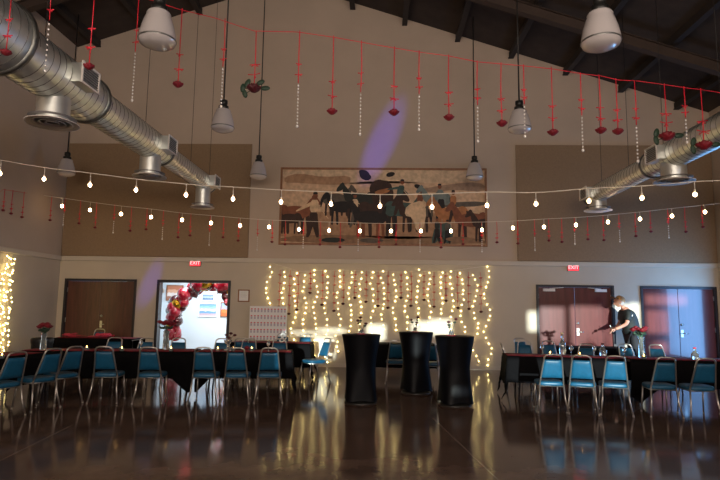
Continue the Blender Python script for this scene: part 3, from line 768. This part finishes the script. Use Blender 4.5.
BL = [(-5.16,10.55),(-4.56,10.62),(-3.95,10.72),(-3.10,10.82),(-2.58,10.90),(-1.98,11.0)]
for i, (x, y) in enumerate(BL): chair(x, y, PI+AL, 'blue chair top behind the left row, %s of six' % ordn(i, 6), g3)
chair(-6.75, 9.3, R(-100), 'blue banquet chair behind the left side table near the light bundle', g3)
chair(-7.25, 13.95, PI, 'blue chair between the far left table and the brown double door', 'chairs at the far tables')
chair(-7.0, 10.3, R(-120), 'low blue chair back beside the black bin at the left wall', g3) if False else None
FR = [(2.65,8.98),(3.14,8.93),(3.61,8.90),(4.26,8.82),(4.78,8.74),(5.38,8.68)]
for i, (x, y) in enumerate(FR):
    chair(x, y, AR+R((2,-12,-8,0,2,0)[i]), 'blue chair in front of the right row, %s, %s' % (ordn(i, 6), 'brightly sunlit' if i < 3 else 'in shade'), g2)
chair(2.72, 11.05, R(-98), 'banquet chair seen edge-on at the left end of the right row', g4)
BRr = [(3.02,11.72,172),(3.66,11.9,188),(3.95,11.1,150),(5.02,11.3,186),(5.55,11.2,180),(3.30,12.85,190)]
BRl = ['dark blue chair behind the left end of the right row', 'blue chair behind the candle bottle on the right row', 'bright sunlit blue chair just left of the person', 'blue chair behind the right row, right of the rose vase', 'blue chair top behind the small red-topped bottle on the right row', 'sunlit blue chair farther back by the wall patch of sun']
for (x, y, a), l in zip(BRr, BRl): chair(x, y, R(a), l, g4)
# middle and board tables
gm = 'chairs at the middle and board tables'
chair(.34, 11.85, R(0), 'dark blue chair with its back to us, left behind the cocktail tables', gm)
chair(1.02, 11.55, R(-8), 'blue chair half hidden between the middle and right cocktail tables', gm)
chair(-1.36, 11.62, R(130), 'bright turquoise sunlit chair standing sideways right of the board table', gm)
chair(-2.35, 13.22, R(180), 'dark chair top behind the board table, in front of the seating board', gm)
chair(-1.80, 13.22, R(180), 'dark chair behind the right end of the board table', gm)
chair(-2.85, 11.75, R(4), 'light-topped blue chair in front of the left end of the board table', gm)

# ------------------------------------------------------------------ folding tables, cloths and runners
def folding_table(x, y, rz, L, Wd, label, group=None):
    t = thing('folding_table', label, 'table', (x, y, 0), rz, group)
    v = MB(); v.box((-L/2, -Wd/2, .70), (L/2, Wd/2, .735)); v.build('tabletop', 'tplas', t, bevel=.01)
    for sx in (-1, 1):
        for sy in (-1, 1):
            v = MB(); xx = sx*(L/2-.25); v.tube([(xx, sy*(Wd/2-.1), .70), (xx+sx*.02, sy*(Wd/2-.14), .35), (xx+sx*.05, sy*(Wd/2-.10), 0)], .014, 8); v.build('leg', 'tblack', t)
        v = MB(); xx = sx*(L/2-.25); v.tube([(xx, -Wd/2+.1, .3), (xx, Wd/2-.1, .3)], .01, 6); v.build('brace', 'tblack', t)
    return t
def cloth(x, y, rz, L, Wd, ov, label, dips=(), m='cloth', seed=0, group=None):
    """ov = overhang (left, right, front, back). dips = ((u, depth, width)) extra drop of the front hem"""
    rnd = random.Random(seed); v = MB(); zt = .742
    def axis(h, o0, o1, n):
        a = [-h-o0*(1-k/7) for k in range(8)] if o0 > 0 else [-h]
        c = [-h+2*h*k/n for k in range(n+1)]
        e = [h+o1*k/7 for k in range(8)] if o1 > 0 else [h]
        r_ = []
        for q in a+c[1:-1]+e:
            if not r_ or q-r_[-1] > 1e-5: r_.append(q)
        return r_
    us = axis(L/2, ov[0], ov[1], int(L/.04)); ws = axis(Wd/2, ov[2], ov[3], 8)
    vs = []
    p1, p2 = rnd.uniform(0, 6), rnd.uniform(0, 6)
    for wv in ws:
        for u in us:
            cx, cy = min(max(u, -L/2), L/2), min(max(wv, -Wd/2), Wd/2); dx, dy = u-cx, wv-cy; d = math.hypot(dx, dy)
            if d < 1e-6: vs.append((u, wv, zt)); continue
            nx_, ny_ = dx/d, dy/d; hang = d
            if dy < 0 and abs(dx) < 1e-6:
                for (du, dd, dw) in dips: hang += d/ov[2]*dd*max(0, 1-abs(u-du)/dw)
            both = abs(dx) > 1e-6 and abs(dy) > 1e-6
            hang = max(abs(dx), abs(dy))*1.0+min(abs(dx), abs(dy))*(.62 if both else 0) if both else hang
            hang = min(hang, .725)
            per = (u+wv)*1.0; fold = math.sin(per*21+p1)*.6+math.sin(per*9.5+p2)*.4
            f = hang/.45
            off = .012+.05*f*(.5+.5*fold)+(.05*f*min(abs(dx), abs(dy))/.45 if both else 0)
            vs.append((cx+nx_*off, cy+ny_*off, zt-hang+ (0.0)))
    nU = len(us); fs = [(j*nU+i, j*nU+i+1, (j+1)*nU+i+1, (j+1)*nU+i) for j in range(len(ws)-1) for i in range(nU-1)]
    v.add(vs, fs, True); o = v.build('tablecloth', m); o.location = (x, y, 0); o.rotation_euler = (0, 0, rz)
    sm = o.modifiers.new('solid', 'SOLIDIFY'); sm.thickness = .003; sm.offset = 1
    return tag(o, label, 'tablecloth', group)
def runner(x, y, rz, L, Wd, label, m='runner', z=.748):
    rnd = random.Random(int(x*10)); v = MB(); n = int(L/.08); vs = []
    for i in range(n+1):
        for j in range(5): vs.append((-L/2+L*i/n, -Wd/2+Wd*j/4+.01*math.sin(i*.9), z+.002*math.sin(i*1.7+j)))
    v.add(vs, [(i*5+j, (i+1)*5+j, (i+1)*5+j+1, i*5+j+1) for i in range(n) for j in range(4)], True); o = v.build('table_runner', m); o.location = (x, y, 0); o.rotation_euler = (0, 0, rz)
    sm = o.modifiers.new('solid', 'SOLIDIFY'); sm.thickness = .002; sm.offset = 1
    return tag(o, label, 'table runner')
TD = .74
def row_table(xa, xb, yref, xref, ang, ov, lab, dips=(), seed=0, run=True):
    ca, sa = math.cos(ang), math.sin(ang); L = (xb-xa)/ca-.02; xm = (xa+xb)/2; yfr = yref+(xm-xref)*math.tan(ang)
    cx, cy = xm-sa*TD/2, yfr+ca*TD/2
    folding_table(cx, cy, ang, L, TD, 'folding table under the black cloth, '+lab); cloth(cx, cy, ang, L, TD, ov, 'black tablecloth draped over folding table, '+lab, dips, seed=seed)
    if run: runner(cx, cy-.04, ang, L-.02, .5, 'red runner along the black-clothed table, '+lab)
    return cx, cy
row_table(-6.05, -4.83, 9.40, -4.75, AL, (.45, 0, .44, .44), 'left end of the left row', seed=1)
row_table(-4.80, -3.20, 9.40, -4.75, AL, (0, 0, .44, .44), 'middle of the left row', dips=((.74, .25, .28),), seed=2)
row_table(-3.17, -1.53, 9.40, -4.75, AL, (0, .42, .44, .44), 'right end of the left row', dips=((-.80, .25, .22),), seed=3)
folding_table(-5.90, 8.22, R(80), 1.75, TD, 'folding table at the left picture edge, set end-on to the left row')
cloth(-5.90, 8.22, R(80), 1.75, TD, (.44, 0, .44, .44), 'black tablecloth on the table reaching toward us at the left edge', seed=4)
runner(-5.88, 8.22, R(80), 1.7, .5, 'red runner on the table reaching toward us at the left edge')
row_table(2.22, 4.20, 9.95, 2.2, AR, (.48, 0, .44, .42), 'left end of the right row', seed=5)
row_table(4.23, 6.10, 9.95, 2.2, AR, (0, 0, .44, .44), 'middle of the right row', dips=((-.80, .27, .35),), seed=6)
row_table(6.13, 7.6, 9.95, 2.2, AR, (0, .4, .44, .44), 'right end of the right row', seed=7, run=True)
def far_table(xa, xb, ya, ang, lab, run=.3, seed=0, ovr=.44):
    L = xb-xa; cx, cy = (xa+xb)/2, ya+TD/2
    folding_table(cx, cy, ang, L, TD, 'folding table under black cloth, '+lab); cloth(cx, cy, ang, L, TD, (ovr, ovr, .50, .44), 'black tablecloth on the table '+lab, seed=seed)
    if run: runner(cx, cy, ang, L-.04, run, 'red runner on the table '+lab)
far_table(-7.55, -5.7, 12.7, 0, 'in front of the brown double door', .55, 11, .02)
far_table(-3.3, -1.52, 12.15, R(1), 'in front of the seating board', .5, 12)
far_table(-.35, 1.25, 12.45, 0, 'behind the cocktail tables', 0, 13, .1)
far_table(3.8, 5.5, 12.35, 0, 'between the right row and the sunlit double door', 0, 14, .2)

# pale gift tissue on the far left table
for (px, w_, c_, lab) in ((60, .36, 'paper', 'pile of pale papers on the far left table beside the vase'), (94, .4, 'pink', 'heap of pink tissue on the far left table by the door')):
    p = atZ(px, 338, .76); v = MB(); rnd = random.Random(px)
    for k in range(9):
        m_ = Matrix.Translation((rnd.uniform(-w_/2, w_/2), rnd.uniform(-.15, .15), .01+k*.006)) @ Matrix.Rotation(rnd.uniform(-1, 1), 4, 'Z') @ Matrix.Rotation(rnd.uniform(-.25, .25), 4, 'Y'); v.box((-.12, -.08, 0), (.12, .08, .004), m_)
    if c_ == 'pink':
        for k in range(10): v.ball((rnd.uniform(-.15, .15), rnd.uniform(-.08, .08), .06), .05, 6, 4, (1.3, 1, .8))
    o = v.build('paper_pile', c_ if c_ == 'pink' else 'pink'); o.location = (p.x, 13.05, .755); tag(o, lab, 'papers')
v = MB(); v.lathe([(.17, 0), (.20, .52), (.21, .55), (.215, .60), (.19, .62), (.001, .63)], 20); bp_ = atY(39, 345, 11.2)
o = v.build('trash_bin', 'binb'); o.location = (bp_.x+.0, 11.3, 0); o.scale = (1, 1, 1.35); tag(o, 'black bin standing by the left wall behind the rose vase', 'bin')

# ------------------------------------------------------------------ cocktail tables
def cocktail(x, y, rz, label, h=1.10, rt=.325, sd=0):
    t = thing('cocktail_table', label, 'cocktail table', (x, y, 0), rz)
    rnd = random.Random(sd); v = MB(); n = 64; vs = []; lev = 26
    for j in range(lev+1):
        f = j/lev; z = .035+(h-.035)*f
        for k in range(n):
            a = 2*PI*k/n; corner = abs(math.cos(2*(a+PI/4)))**3          # four foot corners
            rtop = rt; waist = .245
            base = .255+.055*corner
            if f > .5: r_ = waist+(rtop-waist)*((f-.5)/.5)**1.4
            else: r_ = waist+(base-waist)*((.5-f)/.5)**1.3
            r_ += .004*math.sin(k*3+z*4)*(1-f)
            zz = z if j else z+.025*(1-corner)
            vs.append((math.cos(a)*r_, math.sin(a)*r_, zz))
    v.add(vs, [(j*n+k, j*n+(k+1) % n, (j+1)*n+(k+1) % n, (j+1)*n+k) for j in range(lev) for k in range(n)], True)
    v.lathe([(rt, h), (rt-.01, h+.008), (rt*.5, h+.01), (.001, h+.01)], n)
    o = v.build('stretch_cover', 'spandex', t)
    v = MB()
    v.lathe([(.27, 0), (.27, .012), (.24, .03), (.06, .05), (.035, .07), (.03, 1.05)], 32); v.build('pedestal_base', 'pcap', t)
    return t
ct = [(-.31, 9.40, .15), (.68, 10.60, .5), (1.24, 9.38, .3)]
cocktail(*ct[0], 'left of the three tall cocktail tables in black stretch covers', sd=1)
cocktail(*ct[1], 'middle cocktail table, black stretch cover streaked with sun, farther back', sd=2)
cocktail(*ct[2], 'right of the three cocktail tables, black stretch cover down to the floor', sd=3)
def tabletop_vase(x, y, z, label, ang, dark=True, h=.09):
    t = thing('bud_vase', label, 'vase', (x, y, z), 0)
    v = MB(); v.lathe([(.03, 0), (.045, .02), (.04, .06), (.022, h-.01), (.026, h)], 16); v.build('glass', 'glass', t)
    v = MB(); rnd = random.Random(int(x*100))
    for k in range(3):
        a = ang+k*2.1; q = Vector((math.cos(a)*.07, math.sin(a)*.03, h+.07+.05*k)); v.tube([(0,0,.02), (q.x*.4, q.y*.4, h), q], .004, 5)
        v.ball(q*.85, .025, 6, 4, (1.2, .3, .6))
    v.build('stems', 'leaf', t)
    v = MB()
    for k in range(3):
        a = ang+k*2.1; q = Vector((math.cos(a)*.08, math.sin(a)*.03, h+.08+.05*k)); rose_mesh(v, q, .028, rnd)
    v.build('rosebuds', 'drose', t)
    v = MB(); v.lathe([(.001, .0), (.075, .001), (.08, .006), (.001, .006)], 20); v.build('base_plate', 'pink', t)
tabletop_vase(-.31, 9.36, 1.112, 'small vase of dark rosebuds on the left cocktail table', .3)
tabletop_vase(.66, 10.5, 1.112, 'small vase of dark rosebuds on the middle cocktail table', 1.2)
tabletop_vase(1.02+.16, 9.33, 1.112, 'small vase of dark rosebuds on the right cocktail table', 2.0)

# ------------------------------------------------------------------ table decorations
def rose_vase(p, z, label, h=.28, n=7, spread=.14, seed=0, stem='leaf'):
    t = thing('rose_vase', label, 'vase', (p[0], p[1], z)); rnd = random.Random(seed)
    v = MB(); v.lathe([(.045, 0), (.055, .02), (.05, h*.5), (.04, h*.75), (.055, h)], 18); v.build('glass_vase', 'glass', t)
    v = MB(); w_ = MB(); lf = MB()
    for k in range(n):
        a = 2*PI*k/n+rnd.uniform(-.3, .3); rr = spread*(.45+.55*(k % 2)); q = Vector((math.cos(a)*rr, math.sin(a)*rr*.7, h+.12+rnd.uniform(-.01, .04)))
        v.tube([(rnd.uniform(-.02, .02), 0, .03), (q.x*.25, q.y*.25, h), q], .005, 5); rose_mesh(w_, q, .044, rnd)
        lf.ball((q.x*.8, q.y*.8-.01, h+.06), .035, 6, 4, (1.2, .3, .6), Matrix.Rotation(rnd.uniform(-1, 1), 4, 'Y'))
    v.build('stems', stem, t); w_.build('roses', 'rose', t); lf.build('leaves', 'leaf', t)
rose_vase((-5.75, 9.42), .752, 'glass vase of red roses on the left end of the left row', .28, 8, .105, 1)
rose_vase((-3.82, 9.92), .752, 'glass vase of dark red roses in front of the open doorway', .33, 9, .12, 2)
rose_vase((4.56, 10.0), .752, 'tall glass vase of red roses in front of the person', .36, 9, .16, 3, 'stem')
def centerpiece(x, y, label):
    t = thing('rose_centerpiece', label, 'centrepiece', (x, y, .752))
    v = MB(); v.lathe([(.07, 0), (.075, .01), (.02, .03), (.018, .10), (.06, .14), (.075, .19)], 18); v.build('glass_bowl', 'glass', t)
    v = MB(); rnd = random.Random(4); w_ = MB()
    for dx, dz in ((-.03, .27), (.05, .30), (.12, .27), (.02, .22)): w_.tube([(0,0,.12), (dx*.6, 0, dz-.03), (dx, 0, dz)], .004, 5); rose_mesh(v, (dx, 0, dz), .03, rnd)
    v.build('rosebuds', 'drose', t); w_.build('stems', 'leaf', t)
centerpiece(-2.72, 9.98, 'glass centrepiece with dark rosebuds in the middle of the left row')
v = MB(); rose_mesh(v, (0,0,.03), .045, random.Random(9)); o = v.build('rose_bloom', 'rose'); o.location = (-2.42, 10.2, .755); tag(o, 'single red rose bloom lying on the left row beside the centrepiece', 'rose')
def tealight(x, y, label, z=.752):
    t = thing('tea_light', label, 'candle', (x, y, z), group='tea lights on the tables')
    v = MB(); v.lathe([(.03, 0), (.036, .005), (.038, .05), (.034, .05), (.032, .01), (.001, .008)], 14); v.build('holder', 'glass', t)
    v = MB(); v.lathe([(.026, .008), (.026, .03), (.001, .03)], 12); v.build('wax', 'wax', t)
    v = MB(); v.lathe([(.001, .03), (.011, .045), (.008, .06), (.001, .08)], 8); v.build('flame', 'flame', t)
for x, y, l in ((-5.06, 9.55, 'lit tea light on the left row just right of the rose vase'), (-4.42, 9.5, 'lit tea light behind the leftmost squarely facing chair'), (-3.62, 9.65, 'lit tea light behind the second squarely facing chair on the left'),
                (-2.85, 9.82, 'lit tea light left of the rosebud centrepiece'), (-2.58, 9.85, 'brighter tea light at the foot of the rosebud centrepiece'), (-2.28, 9.95, 'tea light between the fourth and fifth chairs of the left row'), (-5.45, 7.95, 'lit tea light on the table at the left picture edge'),
                (3.02, 10.1, 'bright tea light behind the leftmost sunlit chair of the right row'), (4.50, 9.78, 'yellow glowing tea light at the foot of the tall rose vase'), (3.5, 10.0, 'tea light behind the second sunlit chair of the right row')):
    tealight(x, y, l)
def goblet(x, y, label, h=.17, grp='drinking glasses on the tables'):
    t = thing('wine_glass', label, 'glass', (x, y, .752), group=grp)
    v = MB(); v.lathe([(.035, 0), (.033, .004), (.006, .01), (.005, h*.45), (.03, h*.6), (.036, h*.8), (.03, h)], 14); v.build('bowl', 'glass', t)
for x, y, l in ((2.95, 10.35, 'glass on the right row left of the candle bottle'), (3.42, 10.2, 'glass on the right row right of the candle bottle'), (4.27, 10.0, 'glass standing in front of the person on the right row'), (3.85, 10.25, 'glass behind the second sunlit chair on the right row'), (-2.0, 10.05, 'glass near the right end of the left row'), (-4.2, 9.75, 'glass beside the dark rose vase on the left row')):
    goblet(x, y, l)
def bottle(x, y, h, label, top='metal'):
    t = thing('glass_bottle', label, 'bottle', (x, y, .752))
    v = MB(); v.lathe([(.055, 0), (.06, .01), (.06, h*.45), (.045, h*.55), (.022, h*.66), (.020, h*.92), (.024, h*.93)], 18); v.build('body', 'glass', t)
    v = MB(); v.lathe([(.026, h*.92), (.027, h), (.001, h)], 14); v.build('stopper', top, t)
bottle(3.34, 10.42, .40, 'tall clear bottle with candle stopper on the left part of the right row', 'wax')
bottle(4.02, 10.30, .22, 'small bottle with dark cap in front of the person on the right row', 'drose')
bottle(5.42, 9.90, .20, 'small bottle with red top near the right edge of the right row', 'red')
v = MB()
for k in range(10): v.ball((random.uniform(-.12, .12), random.uniform(-.06, .06), .012), .018, 6, 4, (1, 1, .5))
o = v.build('petals', 'rose'); o.location = (5.75, 9.75, .752); tag(o, 'scatter of red petals at the right end of the right row', 'petals')
# MR & MRS style white letters on the board table
cu = bpy.data.curves.new('glyphs', 'FONT'); cu.body = '&'; cu.size = .30; cu.extrude = .02; cu.align_x = 'CENTER'
o = text_mesh('white_ornament', cu, 'paper'); p = atY(283, 341, 12.35); o.location = (p.x, 12.35, .76); o.rotation_euler = (PI/2, 0, 0)
tag(o, 'white cut-out ornament standing on the board table', 'ornament')

# ------------------------------------------------------------------ seating board
a = atY(250, 306, 13.9); c = atY(286, 342, 13.9)
t = thing('seating_board', 'white board with rows of small red cards leaning behind the board table', 'board', ((a.x+c.x)/2, 13.9, 0))
W = c.x-a.x; z0, z1 = .70, a.z
v = MB(); v.box((-W/2, 0, z0), (W/2, .02, z1)); v.build('panel', 'paper', t)
v = MB()
for j in range(5):
    for i in range(11): xx = -W/2+.05+i*(W-.1)/10; zz = z1-.07-j*.17; v.box((xx-.02, -.006, zz-.012), (xx+.02, 0, zz+.012))
v.build('red_cards', 'red', t)
v = MB(); v.cur = 0
for j in range(5):
    for i in range(11): xx = -W/2+.05+i*(W-.1)/10; zz = z1-.12-j*.17; v.box((xx-.022, -.004, zz-.03), (xx+.022, 0, zz+.03))
v.build('grey_cards', cm((190,180,190)), t)
for sx in (-1, 1):
    v = MB(); v.tube([(sx*.1, .03, z1-.05), (sx*W*.45, .03, 0)], .012, 6); v.build('easel_leg', 'wood', t)
v = MB(); v.tube([(0, .04, z1-.05), (0, .45, 0)], .012, 6); v.build('easel_leg', 'wood', t)

# ------------------------------------------------------------------ balloon arch in the lobby
t = thing('balloon_garland', 'arch of glossy red, burgundy and gold balloons in the lobby behind the open doorway', 'balloons', (0, 16.2, 0))
path = [(172,337),(173,330),(176,322),(173,313),(179,306),(184,299),(190,292),(198,287),(206,284),(215,284),(223,287),(229,293),(232,300)]
BB = {}
rnd = random.Random(5); cnt = 0
def balloon(p, r, k):
    if k not in BB: v = MB(); v.lathe([(.001, -1.16), (.10, -1.18), (.05, -1.08), (.30, -.93), (.62, -.66), (.88, -.22), (.98, .18), (.86, .60), (.55, .90), (.001, 1.04)], 16); o = v.build('balloon', {'R':'balloonR','D':'balloonD','G':'balloonG'}[k]); BB[k] = o
    else: o = BB[k].copy(); C.objects.link(o)
    o.parent = t; o.location = p; o.scale = (r, r, r); o.rotation_euler = (rnd.uniform(-1.3, 1.3), rnd.uniform(-1.3, 1.3), 0)
for i in range(len(path)-1):
    for s_ in range(9 if i < 9 else 5):
        f = rnd.random(); x = path[i][0]*(1-f)+path[i+1][0]*f; y = path[i][1]*(1-f)+path[i+1][1]*f
        sp_ = 5 if 3 < i < 8 else 4; x += rnd.uniform(-sp_, sp_); y += rnd.uniform(-4, 4)
        q = atY(x, y, 16.2+rnd.uniform(-.2, .2)); q.y -= 16.2
        balloon(q, rnd.choice((.09, .12, .15, .18, .21)), rnd.choice('RRRDDDG'))
v = MB(); v.tube([atY(x, y, 16.25)-Vector((0, 16.2, 0)) for x, y in [(176,355)]+path+[(232,355)]], .012, 6); v.build('arch_frame', 'white', t)
# ------------------------------------------------------------------ person
def skin_obj(name, verts, edges, rad, m, parent=None, lvl=2, root=0):
    me = bpy.data.meshes.new(name); me.from_pydata([Vector(v) for v in verts], edges, []); me.materials.append(M[m])
    o = bpy.data.objects.new(name, me); C.objects.link(o)
    sk = o.modifiers.new('skin', 'SKIN'); sk.use_smooth_shade = True
    for i, r_ in enumerate(rad):
        d = me.skin_vertices[0].data[i]; d.radius = r_ if isinstance(r_, tuple) else (r_, r_); d.use_root = (i == root)
    ss = o.modifiers.new('sub', 'SUBSURF'); ss.levels = lvl; ss.render_levels = lvl
    return o
def bake(objs, name, m, parent):
    """evaluate modifiers and join the results as one mesh"""
    dg = bpy.context.evaluated_depsgraph_get(); bm = bmesh.new()
    for o in objs:
        ev = o.evaluated_get(dg); me = ev.to_mesh(); me.transform(o.matrix_world); bm.from_mesh(me); ev.to_mesh_clear()
    for f in bm.faces: f.smooth = True
    me = bpy.data.meshes.new(name); bm.to_mesh(me); bm.free(); me.materials.clear(); me.materials.append(M[m])
    o = bpy.data.objects.new(name, me); C.objects.link(o); o.parent = parent
    for q in objs: bpy.data.objects.remove(q)
    for p in me.polygons: p.material_index = 0
    return o
PX_, PY_ = 6.10, 13.95
root = thing('person', 'standing person in tan cap and dark polo shirt leaning over the table, reaching left', 'person', (PX_, PY_, 0))
root.scale = (1.09, 1.09, 1.09)
# local frame: facing -X (picture left) and slightly toward camera
hip = (.06, 0, .95); chest = (-.02, 0, 1.30); neck = (-.10, 0, 1.49); 
body = []
# legs, torso, neck
V_ = [(.05,0,.95), (.03,0,1.12), (-.02,0,1.30), (-.06,0,1.42), (-.11,0,1.49), (-.15,0,1.54),
      (.07,-.10,.88), (.06,-.11,.50), (.09,-.11,.09), (-.08,-.12,.045),
      (.07,.10,.88), (.08,.11,.50), (.11,.11,.09), (-.06,.12,.045),
      (-.07,-.19,1.40), (-.16,-.25,1.14), (-.42,-.28,1.02),
      (-.07,.19,1.40), (-.10,.26,1.14), (-.24,.16,1.03)]
E_ = [(0,1),(1,2),(2,3),(3,4),(4,5),(0,6),(6,7),(7,8),(8,9),(0,10),(10,11),(11,12),(12,13),(3,14),(14,15),(15,16),(3,17),(17,18),(18,19)]
Rr = [(.09,.10),(.09,.10),(.12,.14),(.10,.12),.055,.05,.07,.055,.042,.035,.07,.06,.042,.035,.055,.045,.028,.055,.045,.028]
body.append(skin_obj('b1', V_, E_, Rr, 'skin'))
def hand(w, d, up):
    w, d, up = Vector(w), Vector(d).normalized(), Vector(up).normalized(); s = d.cross(up).normalized()
    o = [skin_obj('palm', [w-d*.02, w+d*.03, w+d*.075], [(0,1),(1,2)], [(.022,.026), (.018,.036), (.014,.036)], 'skin')]
    for k, (off, ln) in enumerate(((-.03,.062),(-.01,.072),(.01,.068),(.029,.055))):
        b0 = w+d*.065+s*off; o.append(skin_obj('finger', [b0, b0+d*ln*.5-up*.008, b0+d*ln*.8-up*.026, b0+d*ln*.88-up*.044], [(0,1),(1,2),(2,3)], [.0095,.009,.0085,.007], 'skin', lvl=1))
    b0 = w+d*.015+s*-.028; o.append(skin_obj('thumb', [b0, b0-s*.028+d*.028-up*.008, b0-s*.03+d*.055-up*.02], [(0,1),(1,2)], [.012,.011,.008], 'skin', lvl=1))
    return o
body += hand((-.44,-.28,1.01), (-1,-.05,-.35), (-.3,0,1)); body += hand((-.26,.15,1.03), (-.9,-.5,.05), (0,0,1))
# head
hm = Matrix.Translation((-.20, 0, 1.625)) @ Matrix.Rotation(R(28), 4, 'Y')
hb = MB(); hb.ball((0,0,0), .1, 20, 14, (1.0, .78, 1.16))
for i, v_ in enumerate(hb.v):
    x, y, z = v_
    if x < 0 and z < 0: x *= 1-.25*min(1, -z/.1)*0; y *= 1-.35*min(1, -z/.11)
    if x < -.06 and abs(z+.005) < .02: x += .006
    hb.v[i] = (x, y, z)
hb.ball((-.105, 0, -.02), .02, 8, 6, (1.1, .7, 1.3)); hb.ball((-.09, 0, -.062), .018, 8, 5, (.8, 1.4, .5)); hb.ball((-.075, 0, -.095), .025, 8, 5)
for s_ in (-1, 1): hb.ball((.005, s_*.08, -.01), .025, 8, 6, (.8, .4, 1.3)); hb.ball((-.085, s_*.03, .012), .012, 8, 6)
ho = hb.build('head', 'skin'); ho.matrix_world = hm
bpy.context.view_layer.update()
b_o = bake(body+[ho], 'body', 'skin', root)
# face details, hair, cap
def hchild(mb, name, m): o = mb.build(name, m, root); o.matrix_local = hm; return o
v = MB()
for s_ in (-1, 1): v.ball((-.094, s_*.03, .013), .005, 6, 4)
hchild(v, 'eyes', 'black')
v = MB(); v.ball((.022, 0, .012), .099, 18, 10, (.86, .86, 1.0)); hchild(v, 'hair', 'hair')
v = MB(); v.lathe([(.107, .035), (.109, .06), (.098, .105), (.06, .135), (.001, .142)], 24)
vs = []; n = 10
for j in range(4):
    for i in range(n+1): a = PI-.85+1.7*i/n; r_ = .095+.028*j; vs.append((math.cos(a)*r_*(1.0+.05*j), math.sin(a)*r_*.8, .048-.006*j-.012*abs(i-n/2)/(n/2)))
v.add(vs+[(p[0], p[1], p[2]-.005) for p in vs], [(j*(n+1)+i, j*(n+1)+i+1, (j+1)*(n+1)+i+1, (j+1)*(n+1)+i) for j in range(3) for i in range(n)]+[(j*(n+1)+i+4*(n+1), (j+1)*(n+1)+i+4*(n+1), (j+1)*(n+1)+i+1+4*(n+1), j*(n+1)+i+1+4*(n+1)) for j in range(3) for i in range(n)], True)
hchild(v, 'cap', 'cap')
SV = [(.06,0,.88), (.045,0,1.04), (-.01,0,1.25), (-.05,0,1.38), (-.09,0,1.45), (-.07,-.19,1.40), (-.14,-.24,1.19), (-.07,.19,1.40), (-.09,.25,1.19)]
sh = skin_obj('s', SV, [(0,1),(1,2),(2,3),(3,4),(3,5),(5,6),(3,7),(7,8)], [(.185,.20),(.175,.195),(.18,.215),(.14,.17),(.068,.075),.078,.068,.078,.068], 'shirt')
TV = [(.06,0,.93),(.07,-.10,.86),(.06,-.11,.50),(.09,-.11,.10),(.07,.10,.86),(.08,.11,.50),(.11,.11,.10)]
tr = skin_obj('t', TV, [(0,1),(1,2),(2,3),(0,4),(4,5),(5,6)], [(.15,.18),.105,.085,.072,.105,.085,.072], 'trouser')
bpy.context.view_layer.update()
bake([sh], 'polo_shirt', 'shirt', root); bake([tr], 'trousers', 'trouser', root)
v = MB()
for y_, x_ in ((-.115, .06), (.12, .08)): v.ball((x_-.07, y_, .04), .05, 12, 8, (2.6, .95, .85))
v.build('shoes', 'black', root)
v = MB(); v.lathe([(.001, 0), (.028, 0), (.028, .004), (.001, .004)], 14, (0,0,0), Matrix.Rotation(-PI/2, 4, 'X')); e = v.build('chest_badge', 'paper', root); e.location = (-.03, -.205, 1.33)
# rolled sheet held in the hand
v = MB(); v.tube([(0,0,0), (-.10, -.06, .17)], .008, 8); o = v.build('pen', 'paper'); o.location = (PX_-.34, PY_+.12, 1.03); tag(o, 'white stick held in the hand of the person in the cap', 'stick')

# ------------------------------------------------------------------ bare tree outside the front wall (throws the branch shadows)
v = MB(); rnd = random.Random(12)
def branch(p, d, L, r_, dep):
    q = p+d*L; v.tube([p, p+d*L*.5+Vector((rnd.uniform(-.05,.05),)*3), q], [r_, r_*.85, r_*.7], 5, caps=False)
    if dep == 0: return
    for k in range(3 if dep > 1 else 2):
        nd = (d+Vector((rnd.uniform(-.8,.8), rnd.uniform(-.8,.8), rnd.uniform(-.45,.55)))).normalized(); branch(p+d*L*rnd.uniform(.5, 1), nd, L*rnd.uniform(.62, .85), r_*.6, dep-1)
branch(Vector((5.9, -8.5, -.1)), Vector((0, 0, 1)), 1.0, .08, 6)
tr_ = tag(v.build('bare_tree', 'orange'), 'bare tree outside the front wall, left of the pair', 'tree')
t2 = dup(tr_, (2.2, -.4, 0), label='bare tree outside the front wall, right of the pair')
mb = MB(); mb.box((-60, -90, -.25), (60, YF-.35, -.1)); struct(mb.build('ground', mat('outside_ground', (120,115,100), .9, var=.1, scale=.5)))

# ------------------------------------------------------------------ violet spotlights aimed at the back wall
def beam(px, py, w_, h_, tilt, e, frm):
    c = atY(px, py, D); l = bpy.data.lights.new('violet_spot', 'SPOT'); l.energy = e; l.color = (.11, .08, 1.0); l.spot_blend = 1
    o = bpy.data.objects.new('violet_spot', l); C.objects.link(o); o.location = frm; d = c-Vector(frm); dist = d.length
    l.spot_size = 2*math.atan(h_/2/dist); l.shadow_soft_size = .02
    q = d.to_track_quat('-Z', 'Y').to_matrix().to_4x4() @ Matrix.Rotation(tilt, 4, 'Z') @ Matrix.Diagonal((w_/h_, 1, 1, 1)); q.translation = Vector(frm); o.matrix_world = q
beam(382, 142, .95, 3.0, R(-24), 2600, (-2.0, 5.0, 2.9))
beam(150, 284, .6, 1.7, R(-20), 800, (-5.0, 7.0, 2.9))
